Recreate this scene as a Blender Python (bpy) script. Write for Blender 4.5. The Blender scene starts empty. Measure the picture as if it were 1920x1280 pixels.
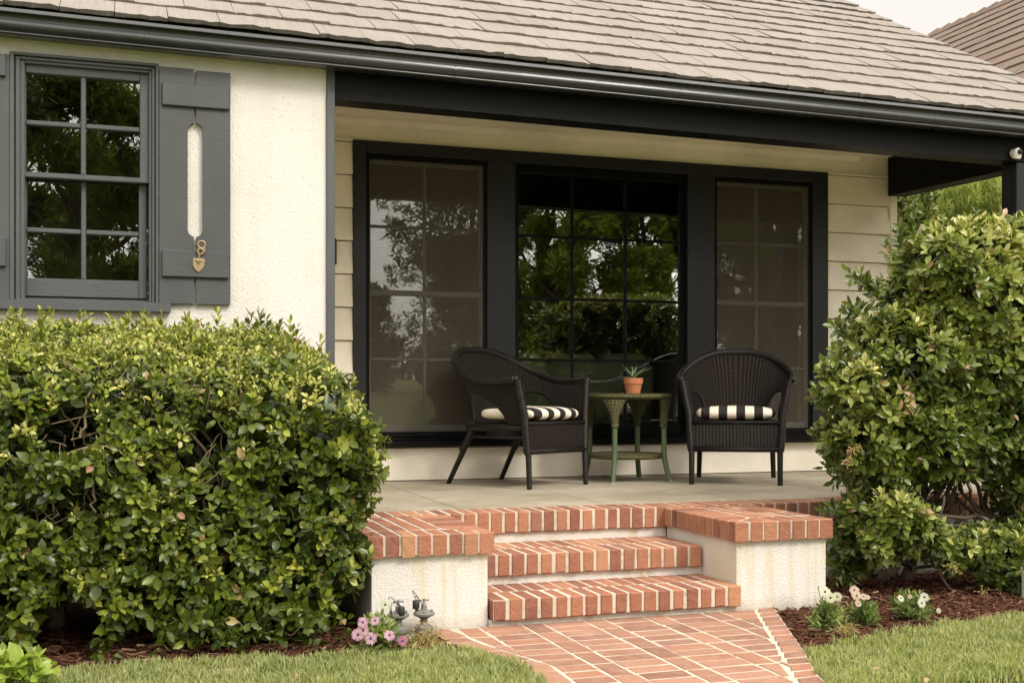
import bpy, math, random
import numpy as np
from mathutils import Vector, Matrix
random.seed(7); RNG = np.random.default_rng(11)
sc = bpy.context.scene
COL = sc.collection
R = math.radians

# ---------------------------------------------------------------- camera model (metres; X along the house front, Y into the house)
F = 2190.0; CX = 960.0; Y0 = 740.0; ZC = 0.91
TH = math.atan(1/3); CT = math.cos(TH); ST = math.sin(TH)
def P(px, py, Y):                       # the point of the vertical plane at Y that a survey sighting meets
    u = (px-CX)/F; d = Y/(CT-u*ST)
    return Vector((d*(ST+u*CT), Y, ZC-(py-Y0)*d/F))
def G(px, py, z=0.0):                   # the same on the horizontal plane at z
    d = (ZC-z)*F/(py-Y0); u = (px-CX)/F
    return Vector((d*(ST+u*CT), d*(CT-u*ST), z))
def PX(px, Y): return P(px, 700, Y).x
def PZ(px, py, Y): return P(px, py, Y).z

# ---------------------------------------------------------------- object helpers
OFF = {}
def link(o, parent=None, off=None):
    COL.objects.link(o)
    if parent is not None:
        o.parent = parent; OFF[o.name] = OFF[parent.name].copy()
    else:
        OFF[o.name] = Vector(off) if off is not None else Vector((0, 0, 0))
    return o
def tag(o, label=None, cat=None, group=None, kind=None):
    if label: o['label'] = label
    if cat: o['category'] = cat
    if group: o['group'] = group
    if kind: o['kind'] = kind
    return o
def thing(name, loc, label, cat, group=None):
    o = bpy.data.objects.new(name, None); o.empty_display_size = 0.1
    o.location = loc
    link(o, None, loc)
    return tag(o, label, cat, group)
def copy_tree(o, parent=None):
    c = o.copy(); COL.objects.link(c)
    if parent is not None: c.parent = parent
    for ch in list(o.children): copy_tree(ch, c)
    return c

class MB:
    """collects faces, links them as one mesh object"""
    def __init__(s): s.v = []; s.f = []; s.t = []; s.uv = {}; s.m = []; s.mi = 0; s.hasuv = False
    def add(s, vs, fs, tint=0.5, uvs=None):
        b = len(s.v); s.v.extend([tuple(p) for p in vs])
        for k, f in enumerate(fs):
            s.f.append([b+i for i in f]); s.t.append(tint); s.m.append(s.mi)
        if uvs is not None:
            s.hasuv = True
            for i, q in enumerate(uvs): s.uv[b+i] = q
    def box(s, x0, x1, y0, y1, z0, z1, tint=0.5):
        s.hexa([(x0,y0,z0),(x1,y0,z0),(x1,y1,z0),(x0,y1,z0),(x0,y0,z1),(x1,y0,z1),(x1,y1,z1),(x0,y1,z1)], tint)
    def hexa(s, v, tint=0.5):
        s.add(v, [(3,2,1,0),(4,5,6,7),(0,1,5,4),(1,2,6,5),(2,3,7,6),(3,0,4,7)], tint)
    def cbox(s, x0, x1, y0, y1, z0, z1, c=0.004, tint=0.5, jit=0.0, M=None):
        """box with chamfered edges"""
        vs = []; idx = {}
        lo = (x0,y0,z0); hi = (x1,y1,z1)
        for ix in (0,1):
            for iy in (0,1):
                for iz in (0,1):
                    i3 = (ix,iy,iz)
                    base = [hi[k] if i3[k] else lo[k] for k in range(3)]
                    if jit: base = [b+random.uniform(-jit, jit) for b in base]
                    for ax in range(3):
                        p = list(base)
                        for k in range(3):
                            if k != ax: p[k] += -c if i3[k] else c
                        idx[(i3,ax)] = len(vs); vs.append(p)
        fs = []
        def q(*k): fs.append([idx[a] for a in k])
        for ax in range(3):
            a, b = [(1,2),(2,0),(0,1)][ax]
            for sd in (0,1):
                cs = []
                for (p, r) in ((0,0),(1,0),(1,1),(0,1)):
                    i3 = [0,0,0]; i3[ax] = sd; i3[a] = p; i3[b] = r
                    cs.append((tuple(i3), ax))
                if not sd: cs.reverse()
                q(*cs)
        for ax in range(3):
            a, b = [(1,2),(2,0),(0,1)][ax]
            for p in (0,1):
                for r in (0,1):
                    i0 = [0,0,0]; i0[a] = p; i0[b] = r; i1 = list(i0); i1[ax] = 1
                    i0 = tuple(i0); i1 = tuple(i1)
                    f = [(i0,a),(i1,a),(i1,b),(i0,b)]
                    if p == r: f.reverse()
                    q(*f)
        for ix in (0,1):
            for iy in (0,1):
                for iz in (0,1):
                    i3 = (ix,iy,iz); f = [(i3,0),(i3,1),(i3,2)]
                    if (ix+iy+iz) % 2 == 0: f.reverse()
                    q(*f)
        if M is not None: vs = [M @ Vector(p) for p in vs]
        s.add(vs, fs, tint)
    def pillow(s, quad, z0, z1, inset=0.004, tint=0.5, jz=.0025):
        """a brick from any four ground corners"""
        c = Vector((sum(p[0] for p in quad)/4, sum(p[1] for p in quad)/4))
        def ring(k, z):
            out = []
            for p in quad:
                d = Vector((p[0], p[1]))-c; L = d.length
                d = d*(max(L-k, 0.001)/L)
                out.append((c.x+d.x, c.y+d.y, z if not callable(z) else z(p)))
            return out
        zz = [z1+random.uniform(-jz, jz) for _ in range(4)]
        r0 = ring(0, z0); r1 = ring(0, z1-inset); r2 = ring(inset*1.5, z1)
        r1 = [(p[0],p[1],zz[i]-inset) for i, p in enumerate(r1)]; r2 = [(p[0],p[1],zz[i]) for i, p in enumerate(r2)]
        vs = r0+r1+r2; fs = [(8,9,10,11)]
        for k in (0,4):
            for i in range(4): fs.append((k+i, k+(i+1)%4, k+4+(i+1)%4, k+4+i))
        s.add(vs, fs, tint)
    def tube(s, pts, rad, n=8, tint=0.5, cap=True, vscale=1.0):
        pts = [Vector(p) for p in pts]; m = len(pts)
        if not hasattr(rad, '__len__'): rad = [rad]*m
        up = Vector((0,0,1)); vs = []; uvs = []; L = 0; prevn = None
        for i, p in enumerate(pts):
            t = (pts[min(i+1,m-1)]-pts[max(i-1,0)]).normalized()
            if prevn is None:
                a = t.cross(up)
                if a.length < 1e-3: a = t.cross(Vector((1,0,0)))
                a.normalize()
            else:
                a = (prevn - t*prevn.dot(t))
                if a.length < 1e-5: a = t.cross(up)
                a.normalize()
            prevn = a; b = t.cross(a)
            if i: L += (p-pts[i-1]).length
            for k in range(n):
                an = 2*math.pi*k/n
                vs.append(p+(a*math.cos(an)+b*math.sin(an))*rad[i]); uvs.append((k/n*2*math.pi*max(rad), L*vscale))
        fs = []
        for i in range(m-1):
            for k in range(n):
                k2 = (k+1) % n
                fs.append((i*n+k, i*n+k2, (i+1)*n+k2, (i+1)*n+k))
        if cap:
            fs.append(tuple(range(n))[::-1]); fs.append(tuple((m-1)*n+k for k in range(n)))
        s.add(vs, fs, tint, uvs)
    def lathe(s, prof, c=(0,0,0), n=20, tint=0.5, M=None):
        vs = []; fs = []; m = len(prof); uvs = []
        L = 0
        for i, (r, z) in enumerate(prof):
            if i: L += math.hypot(r-prof[i-1][0], z-prof[i-1][1])
            for k in range(n):
                a = 2*math.pi*k/n
                p = Vector((r*math.cos(a), r*math.sin(a), z))
                if M is not None: p = M @ p
                vs.append((c[0]+p.x, c[1]+p.y, c[2]+p.z)); uvs.append((p.x, p.y) if abs(prof[min(i+1,m-1)][1]-prof[max(i-1,0)][1]) < .4*abs(prof[min(i+1,m-1)][0]-prof[max(i-1,0)][0]) else (a*max(q[0] for q in prof), L))
        for i in range(m-1):
            for k in range(n):
                k2 = (k+1) % n
                fs.append((i*n+k, i*n+k2, (i+1)*n+k2, (i+1)*n+k))
        if prof[0][0] > 1e-6: fs.append(tuple(range(n))[::-1])
        if prof[-1][0] > 1e-6: fs.append(tuple((m-1)*n+k for k in range(n)))
        s.add(vs, fs, tint, uvs)
    def grid(s, fn, nu, nv, uvfn=None, keep=None, tint=0.5, closed=False):
        vs = []; uvs = []; fs = []
        for i in range(nu+1):
            for j in range(nv+1):
                vs.append(fn(i/nu, j/nv)); uvs.append(uvfn(i/nu, j/nv) if uvfn else (i/nu, j/nv))
        for i in range(nu):
            for j in range(nv):
                if keep and not keep((i+.5)/nu, (j+.5)/nv): continue
                a = i*(nv+1)+j
                fs.append((a, a+nv+1, a+nv+2, a+1))
        s.add(vs, fs, tint, uvs)
    def sweep(s, prof, x0, x1, zoff=lambda x: 0.0, n=1, tint=.5, caps=True):
        """closed profile (y,z) carried along X"""
        m = len(prof); vs = []; fs = []
        for i in range(n+1):
            x = x0+(x1-x0)*i/n
            for (y, z) in prof: vs.append((x, y, z+zoff(x)))
        for i in range(n):
            for k in range(m):
                k2 = (k+1) % m
                fs.append((i*m+k, i*m+k2, (i+1)*m+k2, (i+1)*m+k))
        if caps: fs.append(tuple(range(m))[::-1]); fs.append(tuple(n*m+k for k in range(m)))
        s.add(vs, fs, tint)
    def build(s, name, mats, parent=None, smooth=False, auto=None, label=None):
        me = bpy.data.meshes.new(name)
        o = bpy.data.objects.new(name, me)
        link(o, parent)
        off = OFF[o.name]
        me.from_pydata([(p[0]-off.x, p[1]-off.y, p[2]-off.z) for p in s.v], [], s.f)
        if not isinstance(mats, (list, tuple)): mats = [mats]
        for m in mats: me.materials.append(m)
        me.polygons.foreach_set('material_index', s.m)
        at = me.attributes.new('tint', 'FLOAT', 'FACE'); at.data.foreach_set('value', s.t)
        if s.hasuv:
            ul = me.uv_layers.new(name='UVMap'); li = np.zeros(len(me.loops), dtype=np.int32)
            me.loops.foreach_get('vertex_index', li)
            arr = np.zeros((len(s.v), 2), dtype=np.float32)
            for k, q in s.uv.items(): arr[k] = q
            ul.data.foreach_set('uv', arr[li].ravel())
        if smooth:
            me.polygons.foreach_set('use_smooth', [True]*len(me.polygons))
            if auto: me.set_sharp_from_angle(angle=R(auto))
        me.update()
        if label: o['label'] = label
        return o

def build_np(name, V, groups, mat, parent=None, smooth=True, label=None):
    """V (n,3); groups: list of (faces (m,k) int array, tint (m,))"""
    me = bpy.data.meshes.new(name); o = bpy.data.objects.new(name, me); link(o, parent)
    off = np.array(OFF[o.name]); V = (V-off).astype(np.float32)
    me.vertices.add(len(V)); me.vertices.foreach_set('co', V.ravel())
    loops = np.concatenate([g[0].ravel() for g in groups]).astype(np.int32)
    tot = np.concatenate([np.full(len(g[0]), g[0].shape[1]) for g in groups])
    st = np.concatenate([[0], np.cumsum(tot)[:-1]]).astype(np.int32)
    me.loops.add(len(loops)); me.loops.foreach_set('vertex_index', loops)
    me.polygons.add(len(st)); me.polygons.foreach_set('loop_start', st)
    me.update(calc_edges=True); me.validate()
    at = me.attributes.new('tint', 'FLOAT', 'FACE')
    at.data.foreach_set('value', np.concatenate([g[1] for g in groups]).astype(np.float32))
    me.polygons.foreach_set('use_smooth', np.full(len(st), smooth))
    me.materials.append(mat)
    if label: o['label'] = label
    return o

def nrm(a): return a/np.maximum(np.linalg.norm(a, axis=-1, keepdims=True), 1e-9)
def snoise(Pn, scale, seed):
    r = np.random.default_rng(seed); out = 0
    for k in range(7):
        d = r.normal(size=3)/scale*r.uniform(.6, 1.6); out = out+np.sin(Pn@d*2.2+r.uniform(0, 6.28))
    return out/3.7

# leaf: 8 points, folded on the midrib, arched
def leaf_mesh(O, D, N, L, W, curl, tint, fold=0.35):
    """arrays: origin, direction, normal, length, half width, curl"""
    S = nrm(np.cross(D, N)); N = nrm(np.cross(S, D)); n = len(O)
    st = [(0.0, 0.0), (0.32, 0.85), (0.68, 0.88), (1.0, 0.0)]
    V = np.zeros((n, 8, 3))
    def pt(x, w, side):
        z = -curl*(x**2)+ (fold*W/np.maximum(L, 1e-6))*abs(side)*w
        return O+D*(x*L)[:, None]+S*(side*w*W)[:, None]+N*(z*L)[:, None]
    o1 = np.ones(n)
    V[:,0] = O
    k = 1
    for (x, w) in st[1:3]:
        for side in (-1, 0, 1):
            V[:,k] = pt(x*o1, w, side); k += 1
    V[:,7] = pt(1.0*o1, 0, 0)
    base = (np.arange(n)*8)[:, None]
    tri = np.concatenate([base+np.array([f]) for f in ((0,2,1),(0,3,2),(4,5,7),(5,6,7))])
    quad = np.concatenate([base+np.array([f]) for f in ((1,2,5,4),(2,3,6,5))])
    return V.reshape(-1,3), [(tri, np.tile(tint, 4)), (quad, np.tile(tint, 2))]
def merge(parts):
    Vs = []; G3 = []; off = 0
    for V, gs in parts:
        for f, t in gs: G3.append((f+off, t))
        Vs.append(V); off += len(V)
    byk = {}
    for f, t in G3: byk.setdefault(f.shape[1], []).append((f, t))
    return np.concatenate(Vs), [(np.concatenate([a for a, _ in g]), np.concatenate([b for _, b in g])) for g in byk.values()]
def sprigs(Pt, D, nl, leaf, stem, tint, wr=0.26, tipshift=0.25, spread=(0.55, 1.15), jit=0.25, rng=RNG, opp=False):
    """shoots of nl leaves each; returns leaf geometry"""
    n = len(Pt); D = nrm(D); stem = np.full(n, stem)
    A = nrm(np.cross(D, rng.normal(size=(n,3)))); B = np.cross(D, A)
    out = []
    for i in range(nl):
        fr = (i+.5)/nl
        az = i*2.4+rng.normal(0, .3, n)
        if opp: az = (i % 2)*math.pi+(i//2)*1.57+rng.normal(0, .3, n)
        rad = A*np.cos(az)[:,None]+B*np.sin(az)[:,None]
        ph = spread[1]*(1-fr)+spread[0]*fr+rng.normal(0, .16, n)
        d = nrm(D*np.cos(ph)[:,None]+rad*np.sin(ph)[:,None]+rng.normal(0, jit*.35, (n,3)))
        N = nrm(D*np.sin(ph)[:,None]-rad*np.cos(ph)[:,None]+rng.normal(0, jit, (n,3)))
        L = leaf*(1.08-.35*fr)*rng.uniform(.72, 1.2, n)
        t = np.clip(tint+tipshift*(fr-.45)+rng.normal(0, .075, n), 0, .86)
        old = rng.random(n)
        t = np.where(old > .985, rng.uniform(.9, 1.0, n), t)
        O = Pt+D*(stem*fr)[:,None]+rad*(.004)
        out.append(leaf_mesh(O, d, N, L, L*wr*rng.uniform(.85, 1.15, n), rng.uniform(.02, .3, n), t))
    return out
# ---------------------------------------------------------------- materials
class NT:
    def __init__(s, name):
        s.m = bpy.data.materials.new(name); s.m.use_nodes = True; s.t = s.m.node_tree
        s.t.nodes.clear(); s.out = s.t.nodes.new('ShaderNodeOutputMaterial')
    def n(s, typ, props=None, **ins):
        nd = s.t.nodes.new('ShaderNode'+typ)
        for k, v in (props or {}).items(): setattr(nd, k, v)
        for k, v in ins.items():
            key = k.replace('_', ' ')
            if key not in nd.inputs:
                key = int(k[1:]) if k[0] == 'i' and k[1:].isdigit() else key
            s.set(nd.inputs[key], v)
        return nd
    def set(s, sock, v):
        if hasattr(v, 'is_output') or isinstance(v, bpy.types.NodeSocket): s.t.links.new(v, sock)
        elif hasattr(v, 'outputs'): s.t.links.new(v.outputs[0], sock)
        else:
            if isinstance(v, (tuple, list)) and len(v) == 3 and sock.type == 'RGBA': v = (*v, 1)
            sock.default_value = v
    def math(s, op, a, b=0.0, c=None):
        nd = s.n('Math', {'operation': op}, i0=a, i1=b)
        if c is not None: s.set(nd.inputs[2], c)
        return nd.outputs[0]
    def mix(s, f, a, b, mode='MIX'):
        nd = s.n('MixRGB', {'blend_type': mode}); s.set(nd.inputs[0], f); s.set(nd.inputs[1], a); s.set(nd.inputs[2], b)
        return nd.outputs[0]
    def ramp(s, f, stops, interp='LINEAR'):
        nd = s.n('ValToRGB'); cr = nd.color_ramp; cr.interpolation = interp; s.set(nd.inputs[0], f)
        while len(cr.elements) < len(stops): cr.elements.new(.5)
        for e, (p, c) in zip(cr.elements, stops):
            e.position = p; e.color = (*c, 1) if len(c) == 3 else c
        return nd.outputs[0]
    def obj(s): return s.n('TexCoord').outputs['Object']
    def uv(s): return s.n('TexCoord').outputs['UV']
    def pos(s): return s.n('NewGeometry').outputs['Position']
    def scale(s, vec, sc3, rot=(0,0,0)):
        nd = s.n('Mapping'); s.set(nd.inputs['Vector'], vec); nd.inputs['Scale'].default_value = sc3; nd.inputs['Rotation'].default_value = rot
        return nd.outputs[0]
    def noise(s, vec, scale, detail=4, rough=.55, out='Fac'):
        nd = s.n('TexNoise'); s.set(nd.inputs['Vector'], vec); nd.inputs['Scale'].default_value = scale
        nd.inputs['Detail'].default_value = detail; nd.inputs['Roughness'].default_value = rough
        return nd.outputs[0] if out == 'Fac' else nd.outputs[1]
    def vor(s, vec, scale, feature='F1', out='Distance'):
        nd = s.n('TexVoronoi', {'feature': feature}); s.set(nd.inputs['Vector'], vec); nd.inputs['Scale'].default_value = scale
        return nd.outputs[out]
    def attr(s, name='tint'): return s.n('Attribute', {'attribute_name': name}).outputs['Fac']
    def bump(s, h, strength=.5, dist=.01, nrm=None):
        nd = s.n('Bump'); s.set(nd.inputs['Height'], h); nd.inputs['Strength'].default_value = strength; nd.inputs['Distance'].default_value = dist
        if nrm is not None: s.set(nd.inputs['Normal'], nrm)
        return nd.outputs[0]
    def pbr(s, col, rough=.5, normal=None, spec=.5, **kw):
        b = s.n('BsdfPrincipled'); s.set(b.inputs['Base Color'], col); s.set(b.inputs['Roughness'], rough)
        b.inputs['Specular IOR Level'].default_value = spec
        if normal is not None: s.set(b.inputs['Normal'], normal)
        for k, v in kw.items(): s.set(b.inputs[k.replace('_', ' ')], v)
        s.t.links.new(b.outputs[0], s.out.inputs[0]); return b
    def end(s, sh): s.t.links.new(sh if not hasattr(sh, 'outputs') else sh.outputs[0], s.out.inputs[0]); return s.m
M = {}
def stucco(name, base, stain=None):
    t = NT(name); p = t.pos()
    pits = t.vor(p, 95, out='Distance'); n1 = t.noise(p, 130, 3); n2 = t.noise(p, 3.0, 3); n3 = t.noise(p, 75, 4, .65)
    pit = t.ramp(n3, [(.63, (0,0,0)), (.70, (1,1,1))])
    col = t.mix(t.ramp(n2, [(.35, (0,0,0)), (.7, (1,1,1))]), base, tuple(c*.93 for c in base))
    col = t.mix(t.math('MULTIPLY', pit, .55), col, tuple(c*.45 for c in base))
    stq = t.noise(t.scale(p, (7, 1, .55)), 1.3, 4, .6)
    col = t.mix(t.math('MULTIPLY', t.ramp(stq, [(.5, (0,0,0)), (.75, (1,1,1))]), .16), col, tuple(c*k for c, k in zip(base, (.66, .60, .5))))
    if stain:
        st = t.noise(t.scale(p, (11, 1, .8)), 1.6, 3)
        zf = t.n('SeparateXYZ', None, Vector=p).outputs[2]
        col = t.mix(t.math('MULTIPLY', t.ramp(st, [(.5, (0,0,0)), (.72, (1,1,1))]), .8), col, stain)
        gr = t.math('MULTIPLY', t.ramp(t.math('ADD', zf, t.math('MULTIPLY', t.noise(p, 14, 4), .1)), [(.04, (1,1,1)), (.1, (0,0,0))]), .5)
        col = t.mix(gr, col, (.25, .19, .12))
    h = t.math('ADD', t.math('MULTIPLY', n1, .7), t.math('MULTIPLY', n3, -1.0))
    t.pbr(col, .92, t.bump(h, .55, .008), spec=.2); M[name] = t.m
stucco('cream stucco', (.66, .635, .588))
stucco('pier stucco', (.665, .64, .595), (.55, .45, .27))

def paint(name, col, rough, grain=(3, 40, 40), amt=.25, spec=.5, wear=.0, wearcol=(.3,.3,.28)):
    t = NT(name); p = t.pos()
    g = t.noise(t.scale(p, grain), 5, 5, .6); g2 = t.noise(p, 2.2, 3); fl = t.noise(p, 60, 3, .7)
    c = t.mix(t.ramp(g2, [(.3, (0,0,0)), (.75, (1,1,1))]), tuple(x*.85 for x in col), tuple(x*1.18 for x in col))
    c = t.mix(t.math('MULTIPLY', t.ramp(g, [(.4, (0,0,0)), (.75, (1,1,1))]), .35), c, tuple(x*1.35+.004 for x in col))
    if wear: c = t.mix(t.math('MULTIPLY', t.ramp(fl, [(.68, (0,0,0)), (.74, (1,1,1))]), wear), c, wearcol)
    rr = t.math('ADD', t.math('MULTIPLY', t.noise(p, 9, 4), .25), rough-.12)
    t.pbr(c, rr, t.bump(t.math('ADD', g, t.math('MULTIPLY', fl, .3)), amt, .004), spec=spec); M[name] = t.m
paint('black paint', (.0035, .0037, .004), .42, (2.5, 30, 42), .55, .09, .10, (.03,.03,.03))
paint('grey paint', (.066, .070, .073), .52, (4, 30, 60), .5, .4, .35, (.16,.16,.155))
paint('shutter paint', (.058, .062, .063), .5, (3, 30, 55), .25, .4, .08)
paint('post grain paint', (.011, .0128, .0145), .38, (42, 30, 2.5), .6, .32, .2, (.09,.09,.09))
paint('gutter paint', (.030, .034, .034), .27, (1.5, 20, 20), .06, .55, .1)
paint('dark fascia', (.03, .022, .018), .75, (2, 20, 40), .3, .3)
paint('cream board', (.79, .73, .62), .6, (3, 20, 50), .12, .3)
paint('cream trim', (.79, .73, .62), .6, (30, 20, 4), .12, .3)
paint('olive fabric', (.32, .33, .22), .95, (20,20,20), .3, .1)
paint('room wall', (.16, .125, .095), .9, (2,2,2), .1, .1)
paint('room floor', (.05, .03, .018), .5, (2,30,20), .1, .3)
paint('curtain cloth', (.42, .36, .29), .95, (30,30,1), .3, .1)
paint('white enamel', (.75, .73, .68), .35, (5,5,5), .05, .5)
paint('grey plastic', (.16, .155, .14), .6, (12,12,12), .3, .4, .3, (.3,.27,.2))
paint('black plastic', (.02, .02, .02), .45, (12,12,12), .1, .4)
paint('rust brown wood', (.08, .03, .015), .6, (30,20,4), .2, .3)
paint('bark', (.095, .073, .052), .95, (14,14,5), 1.0, .15, .5, (.3,.25,.19))
paint('twig bark', (.24, .185, .125), .9, (14,14,14), .6, .15)
paint('tan wall', (.50, .40, .30), .9, (2,2,2), .2, .2)
paint('terracotta', (.46, .175, .085), .8, (6,6,6), .15, .2)
paint('aloe green', (.13, .19, .085), .5, (10,10,10), .1, .4)
paint('green paint', (.085, .118, .055), .38, (20,20,3), .12, .5)
paint('steel pipe', (.3, .29, .27), .5, (8,8,8), .1, .5)
# brass
t = NT('old brass'); p = t.pos()
t.pbr(t.mix(t.noise(p, 90, 3), (.22, .155, .08), (.42, .33, .2)), .42, t.bump(t.noise(p, 150, 2), .2, .002), Metallic=.75); M['brass'] = t.m
# brick
def brickmat(name, stops, dust=.25, sat=1.0):
    t = NT(name); p = t.pos(); a = t.attr()
    c = t.ramp(a, stops)
    n = t.noise(p, 38, 6, .65); n2 = t.noise(p, 160, 3, .6); n3 = t.noise(p, 7, 4)
    c = t.mix(t.math('MULTIPLY', t.ramp(n, [(.35, (0,0,0)), (.72, (1,1,1))]), .42), c, (.38, .19, .12))
    c = t.mix(t.math('MULTIPLY', t.ramp(n3, [(.5, (0,0,0)), (.75, (1,1,1))]), .35), c, (.13, .058, .043))
    c = t.mix(t.math('MULTIPLY', t.ramp(n2, [(.68, (0,0,0)), (.73, (1,1,1))]), .5), c, (.55, .43, .32))
    c = t.mix(t.math('MULTIPLY', t.ramp(t.noise(p, 17, 5, .7), [(.5, (0,0,0)), (.8, (1,1,1))]), dust), c, (.44, .31, .235))
    h = t.math('ADD', t.math('MULTIPLY', n, 1.0), t.math('MULTIPLY', n2, .35))
    t.pbr(c, .88, t.bump(h, .9, .009), spec=.2); M[name] = t.m
BR = [(0, (.19,.077,.053)), (.25, (.265,.108,.068)), (.55, (.335,.145,.086)), (.8, (.375,.172,.10)), (.92, (.45,.235,.125)), (1, (.23,.103,.076))]
brickmat('red brick', BR, .12)
brickmat('path brick', [(0, (.225,.122,.086)), (.35, (.31,.17,.118)), (.7, (.37,.21,.146)), (.9, (.33,.16,.10)), (1, (.25,.145,.115))], .6)
t = NT('mortar'); p = t.pos(); n = t.noise(p, 120, 4, .7); n2 = t.noise(p, 6, 4)
c = t.mix(n2, (.44, .39, .305), (.62, .565, .465)); c = t.mix(t.math('MULTIPLY', t.ramp(t.noise(p, 25, 4), [(.52, (0,0,0)), (.7, (1,1,1))]), .5), c, (.18, .15, .105))
t.pbr(c, .95, t.bump(n, .6, .006), spec=.15); M['mortar'] = t.m
# porch slab
t = NT('porch concrete'); p = t.pos()
n = t.noise(p, 2.2, 6, .65); n2 = t.noise(t.scale(p, (1, 3.5, 1)), 5, 6, .7); n3 = t.noise(p, 140, 2)
c = t.ramp(n, [(.3, (.27,.23,.165)), (.55, (.385,.34,.26)), (.75, (.45,.405,.32))])
c = t.mix(t.math('MULTIPLY', t.ramp(n2, [(.52, (0,0,0)), (.66, (1,1,1))]), .6), c, (.20, .145, .09))
sx = t.n('SeparateXYZ', None, Vector=p)
def joint(axis, pitch, off, w=.0045):
    d = t.math('ABSOLUTE', t.math('SUBTRACT', t.math('FRACT', t.math('DIVIDE', t.math('ADD', t.math('ADD', sx.outputs[axis], off), t.math('MULTIPLY', t.noise(p, 1.5, 2), .012)), pitch)), .5))
    return t.math('GREATER_THAN', d, .5-w/pitch)
j = t.math('MAXIMUM', joint(0, .75, .0), joint(1, .74, .26))
c = t.mix(t.math('MULTIPLY', j, .75), c, (.12, .085, .05))
t.pbr(c, .72, t.bump(t.math('SUBTRACT', t.math('MULTIPLY', n3, .25), j), .4, .004), spec=.3); M['slab'] = t.m
# roofs
t = NT('roof tile'); p = t.pos(); a = t.attr()
st = t.noise(t.scale(p, (70, 2.5, 2.5)), 1.0, 4, .6); n = t.noise(p, 5, 4)
c = t.mix(a, (.232, .207, .185), (.268, .240, .215)); c = t.mix(t.math('MULTIPLY', t.ramp(st, [(.35, (1,1,1)), (.55, (0,0,0))]), .35), c, (.17, .143, .124))
c = t.mix(t.math('MULTIPLY', t.ramp(n, [(.5, (0,0,0)), (.75, (1,1,1))]), .35), c, (.22, .187, .168))
c = t.mix(t.math('MULTIPLY', t.ramp(t.noise(p, 11, 5, .75), [(.58, (0,0,0)), (.66, (1,1,1))]), .3), c, (.27, .25, .225))
t.pbr(c, .9, t.bump(st, .6, .01), spec=.2); M['roof tile'] = t.m
t = NT('brown shingle'); p = t.pos(); a = t.attr()
c = t.mix(a, (.15, .112, .092), (.195, .148, .124)); c = t.mix(t.math('MULTIPLY', t.noise(p, 60, 3, .7), .4), c, (.27, .2, .15))
t.pbr(c, .95, t.bump(t.noise(p, 40, 4), .5, .01), spec=.15); M['shingle'] = t.m
# foliage
def leafmat(name, stops, rough=.36, trans=.25, spec=.5):
    t = NT(name); a = t.attr(); p = t.pos()
    c = t.ramp(a, stops); c = t.mix(t.math('MULTIPLY', t.noise(p, 70, 3), .35), c, t.mix(1, c, (.75,.85,.6), 'MULTIPLY'))
    bf = t.n('NewGeometry').outputs['Backfacing']
    c2 = t.mix(bf, c, t.mix(.45, c, (.16,.19,.085)))
    b = t.n('BsdfPrincipled'); t.set(b.inputs['Base Color'], c2); t.set(b.inputs['Roughness'], t.math('ADD', t.math('MULTIPLY', bf, .3), rough)); b.inputs['Specular IOR Level'].default_value = spec
    tr = t.n('BsdfTranslucent'); t.set(tr.inputs['Color'], t.mix(1, c, (1.5,1.6,.6), 'MULTIPLY'))
    mx = t.n('MixShader'); mx.inputs[0].default_value = trans
    t.t.links.new(b.outputs[0], mx.inputs[1]); t.t.links.new(tr.outputs[0], mx.inputs[2]); t.end(mx); M[name] = t.m
leafmat('hedge leaf', [(0, (.016,.026,.005)), (.3, (.048,.074,.009)), (.55, (.125,.155,.018)), (.75, (.30,.325,.045)), (.86, (.44,.40,.13)), (.93, (.36,.26,.13)), (1, (.30,.17,.09))], .33, .14, .42)  # dark and pale ends pushed apart to paint in light contrast
leafmat('shrub leaf', [(0, (.018,.030,.006)), (.3, (.052,.082,.012)), (.55, (.140,.175,.030)), (.75, (.32,.345,.085)), (.86, (.45,.42,.15)), (.93, (.40,.27,.17)), (1, (.36,.22,.14))], .32, .14, .45)
leafmat('feather leaf', [(0, (.16,.21,.06)), (.5, (.38,.42,.15)), (1, (.68,.65,.32))], .6, .35, .25)
leafmat('pine leaf', [(0, (.018,.034,.010)), (.5, (.045,.072,.016)), (1, (.10,.13,.03))], .5, .2, .3)
leafmat('street leaf', [(0, (.07,.10,.015)), (.5, (.22,.27,.04)), (1, (.42,.44,.09))], .6, .25, .2)
leafmat('lime leaf', [(0, (.16,.24,.03)), (.5, (.26,.34,.05)), (1, (.4,.42,.1))], .4, .3)
leafmat('daisy leaf', [(0, (.05,.085,.02)), (.5, (.13,.18,.045)), (1, (.30,.33,.11))], .5, .25, .35)
leafmat('dry leaf', [(0, (.22,.15,.06)), (.5, (.42,.31,.14)), (1, (.55,.43,.22))], .8, .2, .15)
leafmat('pink petal', [(0, (.55,.20,.47)), (.5, (.72,.38,.66)), (1, (.78,.5,.72))], .6, .3, .2)
leafmat('magenta petal', [(0, (.5,.09,.33)), (.5, (.62,.16,.42)), (1, (.7,.25,.5))], .6, .3, .2)
leafmat('white petal', [(0, (.72,.70,.66)), (.5, (.8,.78,.74)), (1, (.84,.82,.78))], .6, .3, .2)
leafmat('blush petal', [(0, (.70,.42,.42)), (.5, (.78,.55,.54)), (1, (.8,.65,.62))], .6, .3, .2)
leafmat('grass blade', [(0, (.15,.175,.06)), (.4, (.30,.33,.13)), (.7, (.48,.48,.23)), (.9, (.60,.56,.36)), (1, (.50,.42,.25))], .5, .3, .3)
leafmat('flower eye', [(0, (.03,.02,.05)), (1, (.05,.03,.07))], .7, .0, .2)
t = NT('mulch chip'); a = t.attr(); p = t.pos()
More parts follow.
